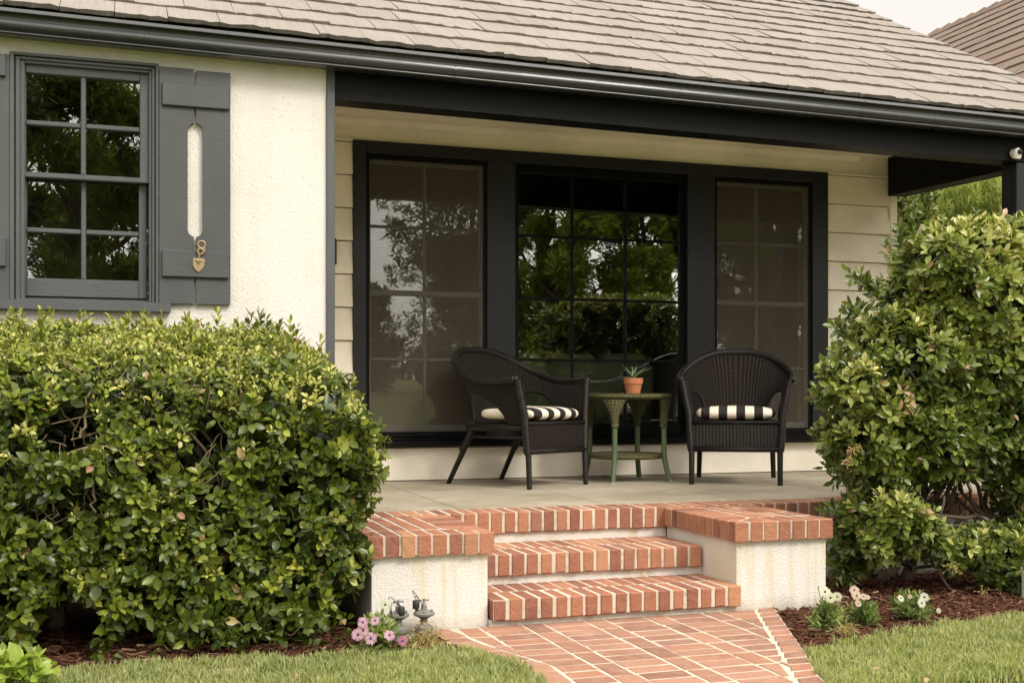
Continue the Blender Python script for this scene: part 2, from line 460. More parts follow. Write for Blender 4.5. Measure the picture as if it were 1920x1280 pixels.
t.pbr(t.mix(t.math('MULTIPLY', t.noise(p, 90, 3), .5), t.ramp(a, [(0, (.045,.018,.010)), (.5, (.115,.046,.026)), (.8, (.20,.10,.06)), (1, (.42,.28,.18))]), (.05,.025,.015)), .95, spec=.15); M['mulch'] = t.m
t = NT('dark soil'); p = t.pos()
t.pbr(t.mix(t.noise(p, 40, 5, .7), (.028,.013,.008), (.085,.038,.022)), .97, t.bump(t.noise(p, 60, 4), 1, .02), spec=.1); M['soil'] = t.m
t = NT('far lawn'); p = t.pos()
t.pbr(t.mix(t.noise(p, 300, 3, .7), t.mix(t.noise(p, .5, 4), (.10,.13,.035), (.15,.18,.055)), (.25,.28,.1)), .95, t.bump(t.noise(p, 200, 3), .8, .02), spec=.1); M['lawn'] = t.m
# woven work
def weave(name, dark, light, stake=.02, row=.0062, rough=.42):
    t = NT(name); uv = t.uv(); s = t.n('SeparateXYZ', None, Vector=uv); p = t.pos()
    u = t.math('DIVIDE', s.outputs[0], stake); v = t.math('DIVIDE', s.outputs[1], row)
    par = t.math('MULTIPLY', t.math('MODULO', t.math('FLOOR', v), 2), 1.0)
    over = t.math('SINE', t.math('MULTIPLY', t.math('ADD', u, par), math.pi))
    rowh = t.math('ABSOLUTE', t.math('SINE', t.math('MULTIPLY', v, math.pi)))
    h = t.math('ADD', t.math('MULTIPLY', rowh, .9), t.math('MULTIPLY', over, .5))
    st = t.math('ABSOLUTE', t.math('SINE', t.math('MULTIPLY', u, math.pi)))
    h = t.math('ADD', h, t.math('MULTIPLY', st, .85))
    c = t.mix(t.ramp(t.math('ADD', t.math('MULTIPLY', h, .4), t.math('MULTIPLY', t.noise(p, 70, 4, .7), .5)), [(.3, (0,0,0)), (.85, (1,1,1))]), dark, light)  # pale strand tops, dark gaps: highlight and crevice shade put into the colour
    c = t.mix(t.math('MULTIPLY', t.ramp(t.noise(p, 45, 3, .7), [(.70, (0,0,0)), (.76, (1,1,1))]), .5), c, tuple(x*3+.01 for x in light))  # pale specks painted as glints on the strands
    t.pbr(c, rough, t.bump(h, 1.0, .009), spec=.28); M[name] = t.m
weave('dark wicker', (.0022, .0017, .0013), (.050, .040, .033))
weave('green wicker', (.05, .055, .016), (.215, .205, .09), .016, .009, .5)
t = NT('dark cane'); p = t.pos(); s = t.n('SeparateXYZ', None, Vector=t.uv())
b = t.math('SINE', t.math('MULTIPLY', t.math('ADD', t.math('MULTIPLY', s.outputs[1], 420), t.math('MULTIPLY', t.math('ABSOLUTE', t.math('SINE', t.math('MULTIPLY', s.outputs[0], 60))), 4)), 1))
t.pbr(t.mix(t.ramp(t.noise(p, 60, 4, .7), [(.4, (0,0,0)), (.75, (1,1,1))]), (.004,.0034,.003), (.026,.021,.017)), .42, t.bump(b, .45, .0025), spec=.28); M['cane'] = t.m
t = NT('striped canvas'); o = t.obj(); s = t.n('SeparateXYZ', None, Vector=o)
k = t.math('FRACT', t.math('DIVIDE', t.math('ADD', s.outputs[0], 2.0225+.0015), .104))
st = t.math('GREATER_THAN', k, .5)
nz = t.math('GREATER_THAN', t.math('ABSOLUTE', t.math('SUBTRACT', s.outputs[1], -.005)), .0)
c = t.mix(st, (.74, .67, .56), (.028, .025, .023)); t.pbr(c, .9, t.bump(t.noise(t.scale(o, (1,1,1)), 500, 2), .25, .002), spec=.15); M['stripes'] = t.m
# glazing
t = NT('window glass'); p = t.pos()
nb = t.bump(t.noise(t.scale(p, (1, 1, .7)), 3.0, 1, .4), .02, .02)
fr = t.n('Fresnel'); fr.inputs['IOR'].default_value = 2.2; t.set(fr.inputs['Normal'], nb)
tr = t.n('BsdfTransparent'); tr.inputs[0].default_value = (.86, .9, .86, 1)
gl = t.n('BsdfGlossy'); gl.inputs['Roughness'].default_value = .0; t.set(gl.inputs['Normal'], nb); gl.inputs[0].default_value = (1,1,1,1)
mx = t.n('MixShader'); t.t.links.new(fr.outputs[0], mx.inputs[0]); t.t.links.new(tr.outputs[0], mx.inputs[1]); t.t.links.new(gl.outputs[0], mx.inputs[2]); t.end(mx); M['glass'] = t.m
t = NT('insect screen'); p = t.pos()
fac = t.math('ADD', .25, t.math('MULTIPLY', t.noise(t.scale(p, (10, 1, 45)), 1, 2), .10))
df = t.n('BsdfDiffuse'); df.inputs[0].default_value = (.20, .172, .138, 1); tr = t.n('BsdfTransparent')
mx = t.n('MixShader'); t.set(mx.inputs[0], fac); t.t.links.new(tr.outputs[0], mx.inputs[1]); t.t.links.new(df.outputs[0], mx.inputs[2]); t.end(mx); M['screen'] = t.m
# ---------------------------------------------------------------- the setting: ground, path, bed
YW = 7.10      # siding wall of the porch
YS = 5.75      # stucco front / porch beam
ZP = 0.375     # porch floor
def terrain():
    mb = MB(); xs = [-150,-60,-25,-12,-6,-3,-1,1,3,5,8,12,20,40,80,160]; ys = [-150,-80,-45,-30,-22,-16,-11,-7,-4,-1,1,3,5,7,12,20,40,90,160]
    def z(x, y):
        k = min(max((-y-6)/22, 0), 1); return -.05+1.55*k*k*(3-2*k)
    vs = [(x, y, z(x, y)) for y in ys for x in xs]; n = len(xs)
    fs = [(j*n+i, j*n+i+1, (j+1)*n+i+1, (j+1)*n+i) for j in range(len(ys)-1) for i in range(n-1)]
    mb.add(vs, fs); return tag(mb.build('ground', M['lawn'], smooth=True), kind='structure')
terrain()
mb = MB(); mb.add([(-3,3.9,-.025),(8,3.6,-.025),(8,5.4,-.012),(-3,5.4,-.012)], [(0,1,2,3)]); mb.add([(-3,5.4,-.012),(1.0,5.4,-.012),(1.0,5.8,-.01),(-3,5.8,-.01)], [(0,1,2,3)])
mb.add([(5.35,5.4,-.012),(8,5.4,-.012),(8,9,-.01),(5.35,9,-.01)], [(0,1,2,3)])
tag(mb.build('planting_bed', M['soil']), kind='structure')

def lerp_poly(pl, y):
    for (xa, ya), (xb, yb) in zip(pl, pl[1:]):
        if (ya >= y >= yb): return xa+(xb-xa)*(ya-y)/(ya-yb)
    return pl[0][0] if y > pl[0][1] else pl[-1][0]
PL = [(1.115,4.40),(1.15,4.1),(1.22,3.86),(1.275,3.70),(1.26,3.45),(1.22,3.0),(1.22,-2)]
PR = [(2.66,4.40),(2.60,4.28),(2.32,3.65),(2.13,3.25),(2.06,3.0),(2.02,2.4),(2.02,-2)]
def brick_path():
    mb = MB(); YB = 4.395
    ys = [YB-.12*i for i in range(20)]+[1.0, -1.0, -2.0]
    vs = []; fs = []
    for y in ys: vs += [(lerp_poly(PL, y)+.004, y, -.001), (lerp_poly(PR, y)-.004, y, -.001)]
    for i in range(len(ys)-1): fs.append((2*i+1, 2*i, 2*i+2, 2*i+3))
    mb.mi = 1; mb.add(vs, fs); mb.mi = 0
    def brick(x0, x1, y0, y1, t):
        g = random.uniform(.0045, .0075); j = lambda: random.uniform(-.003, .003)
        in0 = lerp_poly(PL, y0)+.098; in1 = lerp_poly(PL, y1)+.098; o0 = lerp_poly(PR, y0)-.098; o1 = lerp_poly(PR, y1)-.098
        a0, a1 = max(x0, in0), max(x0, in1); b0, b1 = min(x1, o0), min(x1, o1)
        if b0-a0 < .03 and b1-a1 < .03: return
        if b0-a0 < .012: b0 = a0+.012
        if b1-a1 < .012: b1 = a1+.012
        q = [(a0+g+j(), y0+g+j()), (b0-g+j(), y0+g+j()), (b1-g+j(), y1-g+j()), (a1+g+j(), y1-g+j())]
        mb.pillow(q, -.04, .0006+random.uniform(-.0006, .0010), .0016, t, .0006)
    x = 1.06; kind = 0; wa, wb = .176, .088
    bend = lambda y: 0.0
    while x < 2.7:
        w = wa if kind == 0 else wb
        y = YB-random.uniform(0, .05)-.012
        top = YB-.012
        yy = top
        while yy > 1.2:
            h = .089 if kind == 0 else .18
            brick(x, x+w, yy-h, yy, random.random()); yy -= h
        x += w; kind = 1-kind
    # border courses along both edges
    for pl, sgn in ((PL, 1), (PR, -1)):
        y = YB-.004; s_ = 0
        while y > 1.3:
            h = .086; y1 = y-h; g = .006
            xa, xb = lerp_poly(pl, y), lerp_poly(pl, y1); w = .09
            if sgn > 0: q = [(xb+g, y1+g), (xb+w, y1+g), (xa+w, y-g), (xa+g, y-g)]
            else: q = [(xb-w, y1+g), (xb-g, y1+g), (xa-g, y-g), (xa-w, y-g)]
            mb.pillow(q, -.04, .002+random.uniform(-.001, .002), .004, random.random(), .001); y = y1
    return tag(mb.build('brick_path', [M['path brick'], M['mortar']]), kind='structure')
brick_path()

# ---------------------------------------------------------------- porch: slab, edging, steps, piers
porch = thing('front_porch', (2.0, 5.2, 0), 'raised porch with concrete floor, red brick steps and two brick capped piers', 'porch')
mb = MB(); mb.box(1.03, 6.4, 5.245, YW-.002, ZP-.16, ZP); mb.build('porch_floor', M['slab'], porch)
def row_x(mb, x0, x1, y0, y1, z0, z1, pitch, c=.0035, jit=.0008, wide=()):
    """rowlock bricks side by side along X"""
    n = max(1, round((x1-x0)/pitch)); p = (x1-x0)/n
    for i in range(n):
        g = random.uniform(.0044, .0066); ga = 0 if i == 0 else g; gb = 0 if i == n-1 else g
        dz = random.uniform(-.0002, .0016); dy = random.uniform(-.003, .0006)
        mb.cbox(x0+i*p+ga, x0+(i+1)*p-gb, y0+dy, y1, z0+random.uniform(-.003, .002), z1+dz, c*random.uniform(.7, 2.2), random.random(), jit)
def row_y(mb, x0, x1, y0, y1, z0, z1, pitch, c=.004, jit=.0018):
    n = max(1, round((y1-y0)/pitch)); p = (y1-y0)/n
    for i in range(n):
        g = random.uniform(.0042, .0062); dx = random.uniform(-.003, .003)
        mb.cbox(x0+dx, x1+dx, y0+i*p+g, y0+(i+1)*p-g, z0+random.uniform(-.003, .002), z1+random.uniform(-.002, .002), c*random.uniform(.7, 1.6), random.random(), jit)
def mortar(mb, x0, x1, y0, y1, z0, z1, rec=.0036):
    mb.mi = 1; mb.box(x0+rec, x1-rec, y0+rec, y1-rec, z0+rec, z1-.0012); mb.mi = 0
XL0, XL1 = PX(697, 4.40), PX(914, 4.40)       # left pier
XR0, XR1 = PX(1381, 4.40), PX(1548, 4.40)     # right pier
YN = (4.355, 4.69, 5.055)
BR2 = [M['red brick'], M['mortar']]
# edging of the porch floor
mb = MB(); mortar(mb, .45, 6.4, YN[2], 5.245, ZP-.094, ZP+.002); row_x(mb, XL1-.42, XR0+.0, YN[2], 5.243, ZP-.094, ZP+.002, .0645)
row_x(mb, XR0+.002, 6.4, YN[2], 5.243, ZP-.094, ZP+.002, .0645); row_x(mb, .45, XL1-.424, YN[2], 5.243, ZP-.094, ZP+.002, .0645)
mb.build('brick_edging', BR2, porch)
mb = MB(); mb.box(.5, XL0, YN[2]+.02, 5.243, -.05, ZP-.095); mb.box(XR1, 6.38, YN[2]+.02, 5.243, -.05, ZP-.095); mb.box(1.0, 6.38, 5.245, 5.4, -.05, ZP-.165)
mb.build('porch_base', M['pier stucco'], porch)
# steps
def step(yn, ynext, z1, thick, x0, x1, name='step'):
    mb = MB(); mortar(mb, x0, x1, yn, ynext+.03, z1-thick, z1)
    row_x(mb, x0, x1, yn, yn+.175, z1-thick, z1, .0655)
    xa = x0-.033
    n = max(1, round((x1-xa)/.0655)); p = (x1-xa)/n
    for i in range(n):
        g = random.uniform(.004, .006); a = max(x0+.004, xa+i*p+g)
        mb.cbox(a, xa+(i+1)*p-g, yn+.186, ynext+.03, z1-.03, z1+random.uniform(-.0003, .0012), .0025, random.random(), .0004)
    return mb.build(name, BR2, porch)
s1 = step(YN[0], YN[1], .107, .083, XL1+.008, XR0-.004)
s2 = step(YN[1], YN[2], .236, .091, XL1+.002, XR0-.012)
for s_, y, za, zb in ((s1, YN[0], -.05, .107-.083), (s2, YN[1], .1, .236-.091)):
    mb = MB(); mb.box(XL1+.002, XR0-.002, y+.025, y+.3, za, zb); mb.build('riser', M['pier stucco'], s_)
mb = MB(); mb.box(XL1+.002, XR0-.002, YN[2]+.022, 5.24, .15, ZP-.095); mb.build('riser', M['pier stucco'], porch)
# piers
def pier(x0, x1, inner):
    mb = MB()
    mb.box(x0, x1, 4.40, YN[2]+.015, -.05, .289)
    pobj = mb.build('pier', M['pier stucco'], porch)
    mb = MB(); z0, z1 = .29, .372; c0, c1 = x0-.02, x1+.02; y0, y1 = 4.372, YN[2]-.004
    mortar(mb, c0, c1, y0, y1, z0, z1)
    L = .165
    def prism(q, t):
        d = [random.uniform(-.002, .002) for _ in range(8)]
        mb.pillow([(x+d[2*i], y+d[2*i+1]) for i, (x, y) in enumerate(q)], z0+random.uniform(-.002,.002), z1+random.uniform(-.0005,.0015), .004, t, .0008)
    # front and inner side courses, mitred at the corner
    sg = -1 if inner < 0 else 1
    cx_ = c0 if inner < 0 else c1
    n = round((c1-c0)/.0655); p = (c1-c0)/n
    for i in range(n):
        g0 = 0 if i == 0 else .0055; g1 = 0 if i == n-1 else .0055
        u0, u1 = i*p+g0, (i+1)*p-g1      # distance from the inner corner
        e0, e1 = min(u0+.004, L), min(u1-.004, L)
        e0 = max(e0, .012)
        xa, xb = cx_-sg*u0, cx_-sg*u1
        yf = y0+random.uniform(-.003, .001)
        q = [(xa, yf), (xb, yf), (xb, y0+max(e1, .02)), (xa, y0+e0)]
        if sg > 0: q = [q[1], q[0], q[3], q[2]]
        prism(q, random.random())
    n = round((y1-y0)/.0655); p = (y1-y0)/n
    for i in range(n):
        g0 = .006 if i == 0 else .0055; g1 = 0 if i == n-1 else .0055
        u0, u1 = i*p+g0, (i+1)*p-g1
        e0, e1 = min(max(u0-.009, .004), L), min(max(u1-.009, .008), L)
        xe = cx_+sg*random.uniform(-.001, .003)
        q = [(xe, y0+u0), (cx_-sg*e0, y0+u0), (cx_-sg*e1, y0+u1), (xe, y0+u1)]
        if sg < 0: q = q[::-1]
        prism(q[::-1], random.random())
    if inner > 0: fx0, fx1 = c0, c1-L-.01
    else: fx0, fx1 = c0+L+.01, c1
    # fill: courses running back
    yy = y0+.176; k = 0
    while yy < y1-.02:
        ye = min(yy+.165, y1); row_x(mb, fx0+(0.0 if k % 2 == 0 else .0), fx1, yy+.004, ye-.004, z1-.03, z1, .064, .0025, .0006); yy += .17; k += 1
    mb.build('brick_cap', BR2, pobj)
    return pobj
pier(XL0, XL1, 1); pier(XR0, XR1, -1)

# ---------------------------------------------------------------- the house
house = thing('house', (2.0, 7.5, 0), 'cream stucco house with charcoal windows, tiled roof and recessed porch', 'house')
def tilt(x): return -.0114*(x-1.9)
XC1 = PX(627, YS); XC0 = PX(611.5, YS)         # corner board
XE = PX(1665, YW)                               # end of the siding
XE1 = PX(1678, YW)
# left window opening in the stucco wall
wx0, wx1 = PX(18.5, YS), PX(297, YS)
wz1 = PZ(160, 111, YS); wz0 = PZ(160, 566, YS)
ZT = 2.62
mb = MB(); X0 = -2.6
mb.box(X0, wx0, YS, YS+.16, -.05, ZT); mb.box(wx1, XC0+.03, YS, YS+.16, -.05, ZT)
mb.box(wx0, wx1, YS, YS+.16, -.05, wz0); mb.box(wx0, wx1, YS, YS+.16, wz1, ZT)
mb.build('stucco_wall', M['cream stucco'], house)
mb = MB(); mb.cbox(XC0, XC1, YS-.016, YS+.1, .0, 2.535, .003); mb.build('corner_board', M['grey paint'], house)

def laps(mb, x0, x1, y, z0, z1, pitch, zref):
    k = math.floor((z0-zref)/pitch); z = zref+k*pitch
    while z < z1-1e-4:
        a, b = max(z, z0), min(z+pitch-.006, z1)
        if b-a > .003:
            ya = y-.030+.027*(a-z)/pitch; yb = y-.030+.027*(b-z)/pitch
            x0_, x1_ = x0+random.uniform(0,.0005), x1
            mb.add([(x0_,ya,a),(x1_,ya,a),(x1_,yb,b),(x0_,yb,b),(x0_,y,a),(x1_,y,a),(x1_,y,b),(x0_,y,b)], [(0,1,2,3),(1,0,4,5),(1,5,6,2),(0,3,7,4),(3,2,6,7)])
        z += pitch
# big window extents
bx0, bx1 = PX(660, YW), PX(1548, YW)
bz1 = .5*(PZ(660, 262, YW)+PZ(1548, 326, YW)); bz0 = .5*(PZ(706, 839, YW)+PZ(1542, 824, YW))
zm = PZ(1100, 258, YW)          # ceiling height at the wall
zl = PZ(1600, 384, YW); pit = abs(PZ(1600, 384, YW)-PZ(1600, 437.5, YW))
mb = MB(); laps(mb, XC1-.3, bx0, YW, bz0-.01, bz1, pit, zl); laps(mb, bx1, XE, YW, ZP, bz1+.001, pit, zl)
mb.box(XC1-.3, XE, YW-.008, YW, bz1+.002, zm+.1)
mb.box(XC1-.3, bx1, YW-.010, YW, ZP+.006, bz0-.012)
mb.build('siding_wall', M['cream board'], house)
mb = MB(); mb.box(X0, XC1-.302, YW, YW+.15, 0, ZT); mb.box(XC1-.302, bx0, YW+.001, YW+.15, 0, ZT); mb.box(bx1, XE1-.001, YW+.001, YW+.15, 0, ZT)
mb.box(bx0, bx1, YW+.001, YW+.15, 0, bz0+.02); mb.box(bx0, bx1, YW+.001, YW+.15, bz1-.02, ZT)
mb.box(XE1-.15, XE1-.001, YW+.15, 13.2, 0, ZT+.4); mb.box(X0, XE1, 13.2, 13.35, 0, ZT); mb.box(X0-.15, X0, YS, 13.35, 0, ZT)
mb.build('wall_core', M['room wall'], house)
mb = MB(); mb.cbox(XE, XE1, YW-.028, YW+.05, ZP-.3, PZ(1665, 369, YW), .003); mb.box(XE1, XE1+.012, YW+.05, 13.2, -.05, ZT+.4); mb.build('end_board', M['cream trim'], house)
# return wall at the left of the porch
mb = MB(); mb.box(XC1-.14, XC1-.018, YS+.161, YW-.002, 0, ZT); mb.build('return_wall', M['cream board'], house)
# porch ceiling and moulding
xcb = 5.19
mb = MB(); mb.box(XC1-.02, xcb+.45, YS+.02, YW-.001, zm+.012, zm+.03)
mb.build('porch_ceiling', M['cream board'], house)
mb = MB(); mb.sweep([(YW-.055, zm+.011), (YW-.055, zm-.004), (YW-.032, zm-.028), (YW-.0065, zm-.034), (YW-.0065, zm+.011)], XC1-.02, PX(1607, YW)); mb.build('ceiling_moulding', M['cream board'], house)
# beams and post
zb = PZ(628, 187, YS); zb2 = PZ(1890, 302, YS)
mb = MB(); xa, xb = XC1+.001, 6.2
def zbeam(x): return zb+(zb2-zb)*(x-XC1)/(PX(1890, YS)-XC1)
mb.sweep([(YS-.01, 0), (YS+.13, 0), (YS+.13, .26), (YS-.01, .26)], xa, xb, zbeam, 12)
mb.build('porch_beam', M['black paint'], house)
z_w = PZ(1656, 368.5, YW); 
xp0 = PX(1905.5, YS)
mb = MB(); xs0 = xcb
mb.hexa([(xs0,YS+.131,2.300),(xs0+.14,YS+.131,2.300),(xs0+.14,YW-.03,z_w),(xs0,YW-.03,z_w),(xs0,YS+.131,zm+.01),(xs0+.14,YS+.131,zm+.01),(xs0+.14,YW-.03,zm+.01),(xs0,YW-.03,zm+.01)])
mb.build('side_beam', M['black paint'], house)
mb = MB(); mb.cbox(xp0, xp0+.14, YS-.005, YS+.128, ZP, zbeam(xp0+.07)-.001, .005); mb.build('porch_post', M['post grain paint'], house)
# fascia and soffit
gy = 5.715
zg = PZ(960, 118, 5.60)
mb = MB(); mb.sweep([(gy, zg-.085), (gy+.03, zg-.085), (gy+.03, zg+.075), (gy, zg+.055)], X0-.3, 6.25, tilt, 8); mb.build('fascia', M['dark fascia'], house)
mb = MB(); mb.sweep([(gy+.031, zg-.075), (YS-.012, zg-.075), (YS-.012, zg-.06), (gy+.031, zg-.06)], X0-.3, 6.25, tilt, 8); mb.build('soffit', M['dark fascia'], house)
# ogee gutter
gp = [(-.002,-.005),(-.002,-.092),(-.010,-.099),(-.072,-.0995),(-.082,-.0985),(-.0865,-.095),(-.0865,-.0905),(-.084,-.088),(-.083,-.0855),(-.092,-.081),(-.101,-.0745),(-.1065,-.067),(-.1075,-.059),(-.1055,-.050),(-.1025,-.041),(-.1015,-.032),(-.104,-.024),(-.112,-.018),(-.124,-.0185),(-.133,-.0175),(-.1345,-.015),(-.127,.002),(-.117,.002),(-.116,-.010),(-.100,-.02),(-.09,-.05),(-.075,-.088),(-.012,-.088),(-.008,-.005)]
prof = [(gy+y, zg+z) for y, z in gp]
mb = MB(); mb.sweep(prof, X0-.3, 6.25, tilt, 16); g_ = mb.build('gutter', M['gutter paint'], house, smooth=True, auto=50)
for px in (855, 1620):
    mb = MB(); x = PX(px, 5.6)
    mb.sweep([(y-.0015 if y < gy-.03 else y, z+.001*(1 if z > zg-.03 else -1)) for y, z in prof[2:22]], x-.003, x+.003, tilt)
    mb.build('gutter_joint', M['gutter paint'], g_)
# roof: concrete tiles laid in courses
def roof():
    tn = .58; e = .262; ct = 1/math.sqrt(1+tn*tn); sn = tn*ct
    ye = 5.655; ze = zg+.038; mb = MB()
    X1 = 5.86; xs = X0-.6
    for k in range(25):
        y = ye+k*e*ct; z = ze+k*e*sn; w = .235; x = X1
        shift = (k % 2)*w*.5+(k*.37 % 1)*.06; first = True
        while x > xs:
            ww = w if not first else w-shift*.6+.02
            first = False
            a, b = x-ww+.0015, x-.0015; x -= ww
            L = e+.06; th = .018; n = 6
            lift = random.uniform(-.002, .004); tint = random.random()
            vs = []; 
            dzx = lambda xx: tilt(xx)
            for i in range(n+1):
                xx = a+(b-a)*i/n; wob = random.uniform(-.011, .009); rid = random.uniform(-.005, .003)
                if k == 0: wob += .012*math.sin(xx*1.3)+.006*math.sin(xx*3.7)
                # butt bottom, butt top, back top  (slope frame: s up the slope, h out of it)
                for (s_, h) in ((wob+.006, lift-.004), (wob, lift+th+rid), (.03+wob*.3, lift+th+.001+rid*.5), (L, th*.15)):
                    vs.append((xx, y+s_*ct-h*sn, z+s_*sn+h*ct+dzx(xx)))
            fs = []
            for i in range(n):
                for j in range(3): fs.append((i*4+j, (i+1)*4+j, (i+1)*4+j+1, i*4+j+1))
                fs.append(((i+1)*4, i*4, i*4+3, (i+1)*4+3))
            fs.append((0,1,2,3)); fs.append((n*4+3, n*4+2, n*4+1, n*4))
            mb.add(vs, fs, tint)
    o = mb.build('roof', M['roof tile'], house)
    mb = MB(); yr = ye+25*e*ct; zr = ze+25*e*sn
    mb.hexa([(xs,ye+.03,ze-.03+.05),(X1-.05,ye+.03,ze-.05),(X1-.05,yr,zr-.03),(xs,yr,zr-.01),(xs,ye+.03,ze-.006+.05),(X1-.05,ye+.03,ze-.04),(X1-.05,yr,zr-.006),(xs,yr,zr+.0)])
    mb.hexa([(xs,yr,zr-.04),(X1-.05,yr,zr-.04),(X1-.05,yr+3.6,zr-2.1),(xs,yr+3.6,zr-2.1),(xs,yr,zr),(X1-.05,yr,zr),(X1-.05,yr+3.6,zr-2.05),(xs,yr+3.6,zr-2.05)])
    mb.build('roof_deck', M['dark fascia'], o)
    mb = MB(); mb.hexa([(X1-.06,ye+.06,ze-.16),(X1-.03,ye+.06,ze-.16),(X1-.03,yr,zr-.16),(X1-.06,yr,zr-.16),(X1-.06,ye+.06,ze-.045),(X1-.03,ye+.06,ze-.045),(X1-.03,yr,zr-.03),(X1-.06,yr,zr-.03)])
    mb.build('barge_board', M['dark fascia'], o)
roof()

# ---------------------------------------------------------------- windows
def bar(mb, x0, x1, y0, y1, z0, z1, c=.003): mb.cbox(min(x0,x1), max(x0,x1), y0, y1, min(z0,z1), max(z0,z1), c)
# --- small double hung window
win = MB(); Yg = YS+.045
def zz(py, px=155, Y=YS): return PZ(px, py, Y)
cw = PX(45, YS)-PX(27, YS)
m = MB(); sx0_ = PX(45, YS)
for (d, yf, yb) in ((0, -.030, .06), (.4, -.018, .06), (.72, -.008, .06)):     # stepped moulding
    a = cw*d; b = cw*(d+.34); cl = sx0_-wx0
    bar(m, wx0+cl*d, wx0+cl*(d+.34), YS+yf, YS+yb, wz0-.02, wz1-a); bar(m, wx1-b, wx1-a, YS+yf, YS+yb, wz0-.02, wz1-a)
    bar(m, wx0+cl*(d+.34), wx1-b, YS+yf+.0004, YS+yb, wz1-b, wz1-a)
wobj = m.build('window', M['grey paint'], house)
sx0, sx1 = PX(45, YS), wx1-cw
zt = wz1-cw; zmr = zz(331); zbr = zz(556)
zr1 = zz(143); zq = zz(234.5); zs2 = zz(340); zq2 = zz(432); zs3 = zz(522); xg0, xgm, xg1 = PX(49, Yg), PX(156.5, Yg), PX(262, Yg)
m = MB()
bar(m, sx0, xg0, YS+.012, YS+.05, zmr, zt); bar(m, xg1, sx1, YS+.012, YS+.05, zmr, zt)
bar(m, xg0, xg1, YS+.0125, YS+.05, zr1, zt); bar(m, sx0-.004, sx1+.002, YS+.008, YS+.05, zmr-.014, zmr+.010)
bar(m, xgm-.011, xgm+.011, YS+.018, YS+.05, zmr+.0105, zr1, .004); bar(m, xg0, xgm-.0112, YS+.019, YS+.05, zq-.011, zq+.011, .004); bar(m, xgm+.0112, xg1, YS+.019, YS+.05, zq-.011, zq+.011, .004)
m.build('upper_sash', M['grey paint'], wobj)
m = MB(); o = .035
bar(m, sx0, xg0, YS+o+.012, YS+o+.05, zbr, zmr-.0145); bar(m, xg1-.004, sx1-.012, YS+o+.012, YS+o+.05, zbr, zmr-.0145)
bar(m, xg0, xg1-.004, YS+o+.0125, YS+o+.05, zbr, zs3)
bar(m, xgm-.011, xgm+.011, YS+o+.018, YS+o+.05, zs3, zmr-.015, .004); bar(m, xg0, xgm-.0112, YS+o+.019, YS+o+.05, zq2-.011, zq2+.011, .004); bar(m, xgm+.0112, xg1-.004, YS+o+.019, YS+o+.05, zq2-.011, zq2+.011, .004)
m.build('lower_sash', M['grey paint'], wobj)
m = MB(); m.box(sx0, sx1, YS+.04, YS+.043, zmr, zt); m.build('glass', M['glass'], wobj)
m = MB(); m.box(sx0, sx1, YS+.04+o, YS+.043+o, zbr, zmr); m.build('glass', M['glass'], wobj)
m = MB(); zsl = zz(563); xs1 = PX(320, YS-.05)
m.add([(wx0-.25,YS-.055,zsl-.012),(xs1,YS-.055,zsl-.012),(xs1,YS+.09,zbr+.002),(wx0-.25,YS+.09,zbr+.002),(wx0-.25,YS-.055,zsl-.048),(xs1,YS-.055,zsl-.048),(xs1,YS+.09,zsl-.048),(wx0-.25,YS+.09,zsl-.048)], [(0,1,2,3),(7,6,5,4),(4,5,1,0),(5,6,2,1),(6,7,3,2),(7,4,0,3)])
m.build('sill', M['grey paint'], wobj)
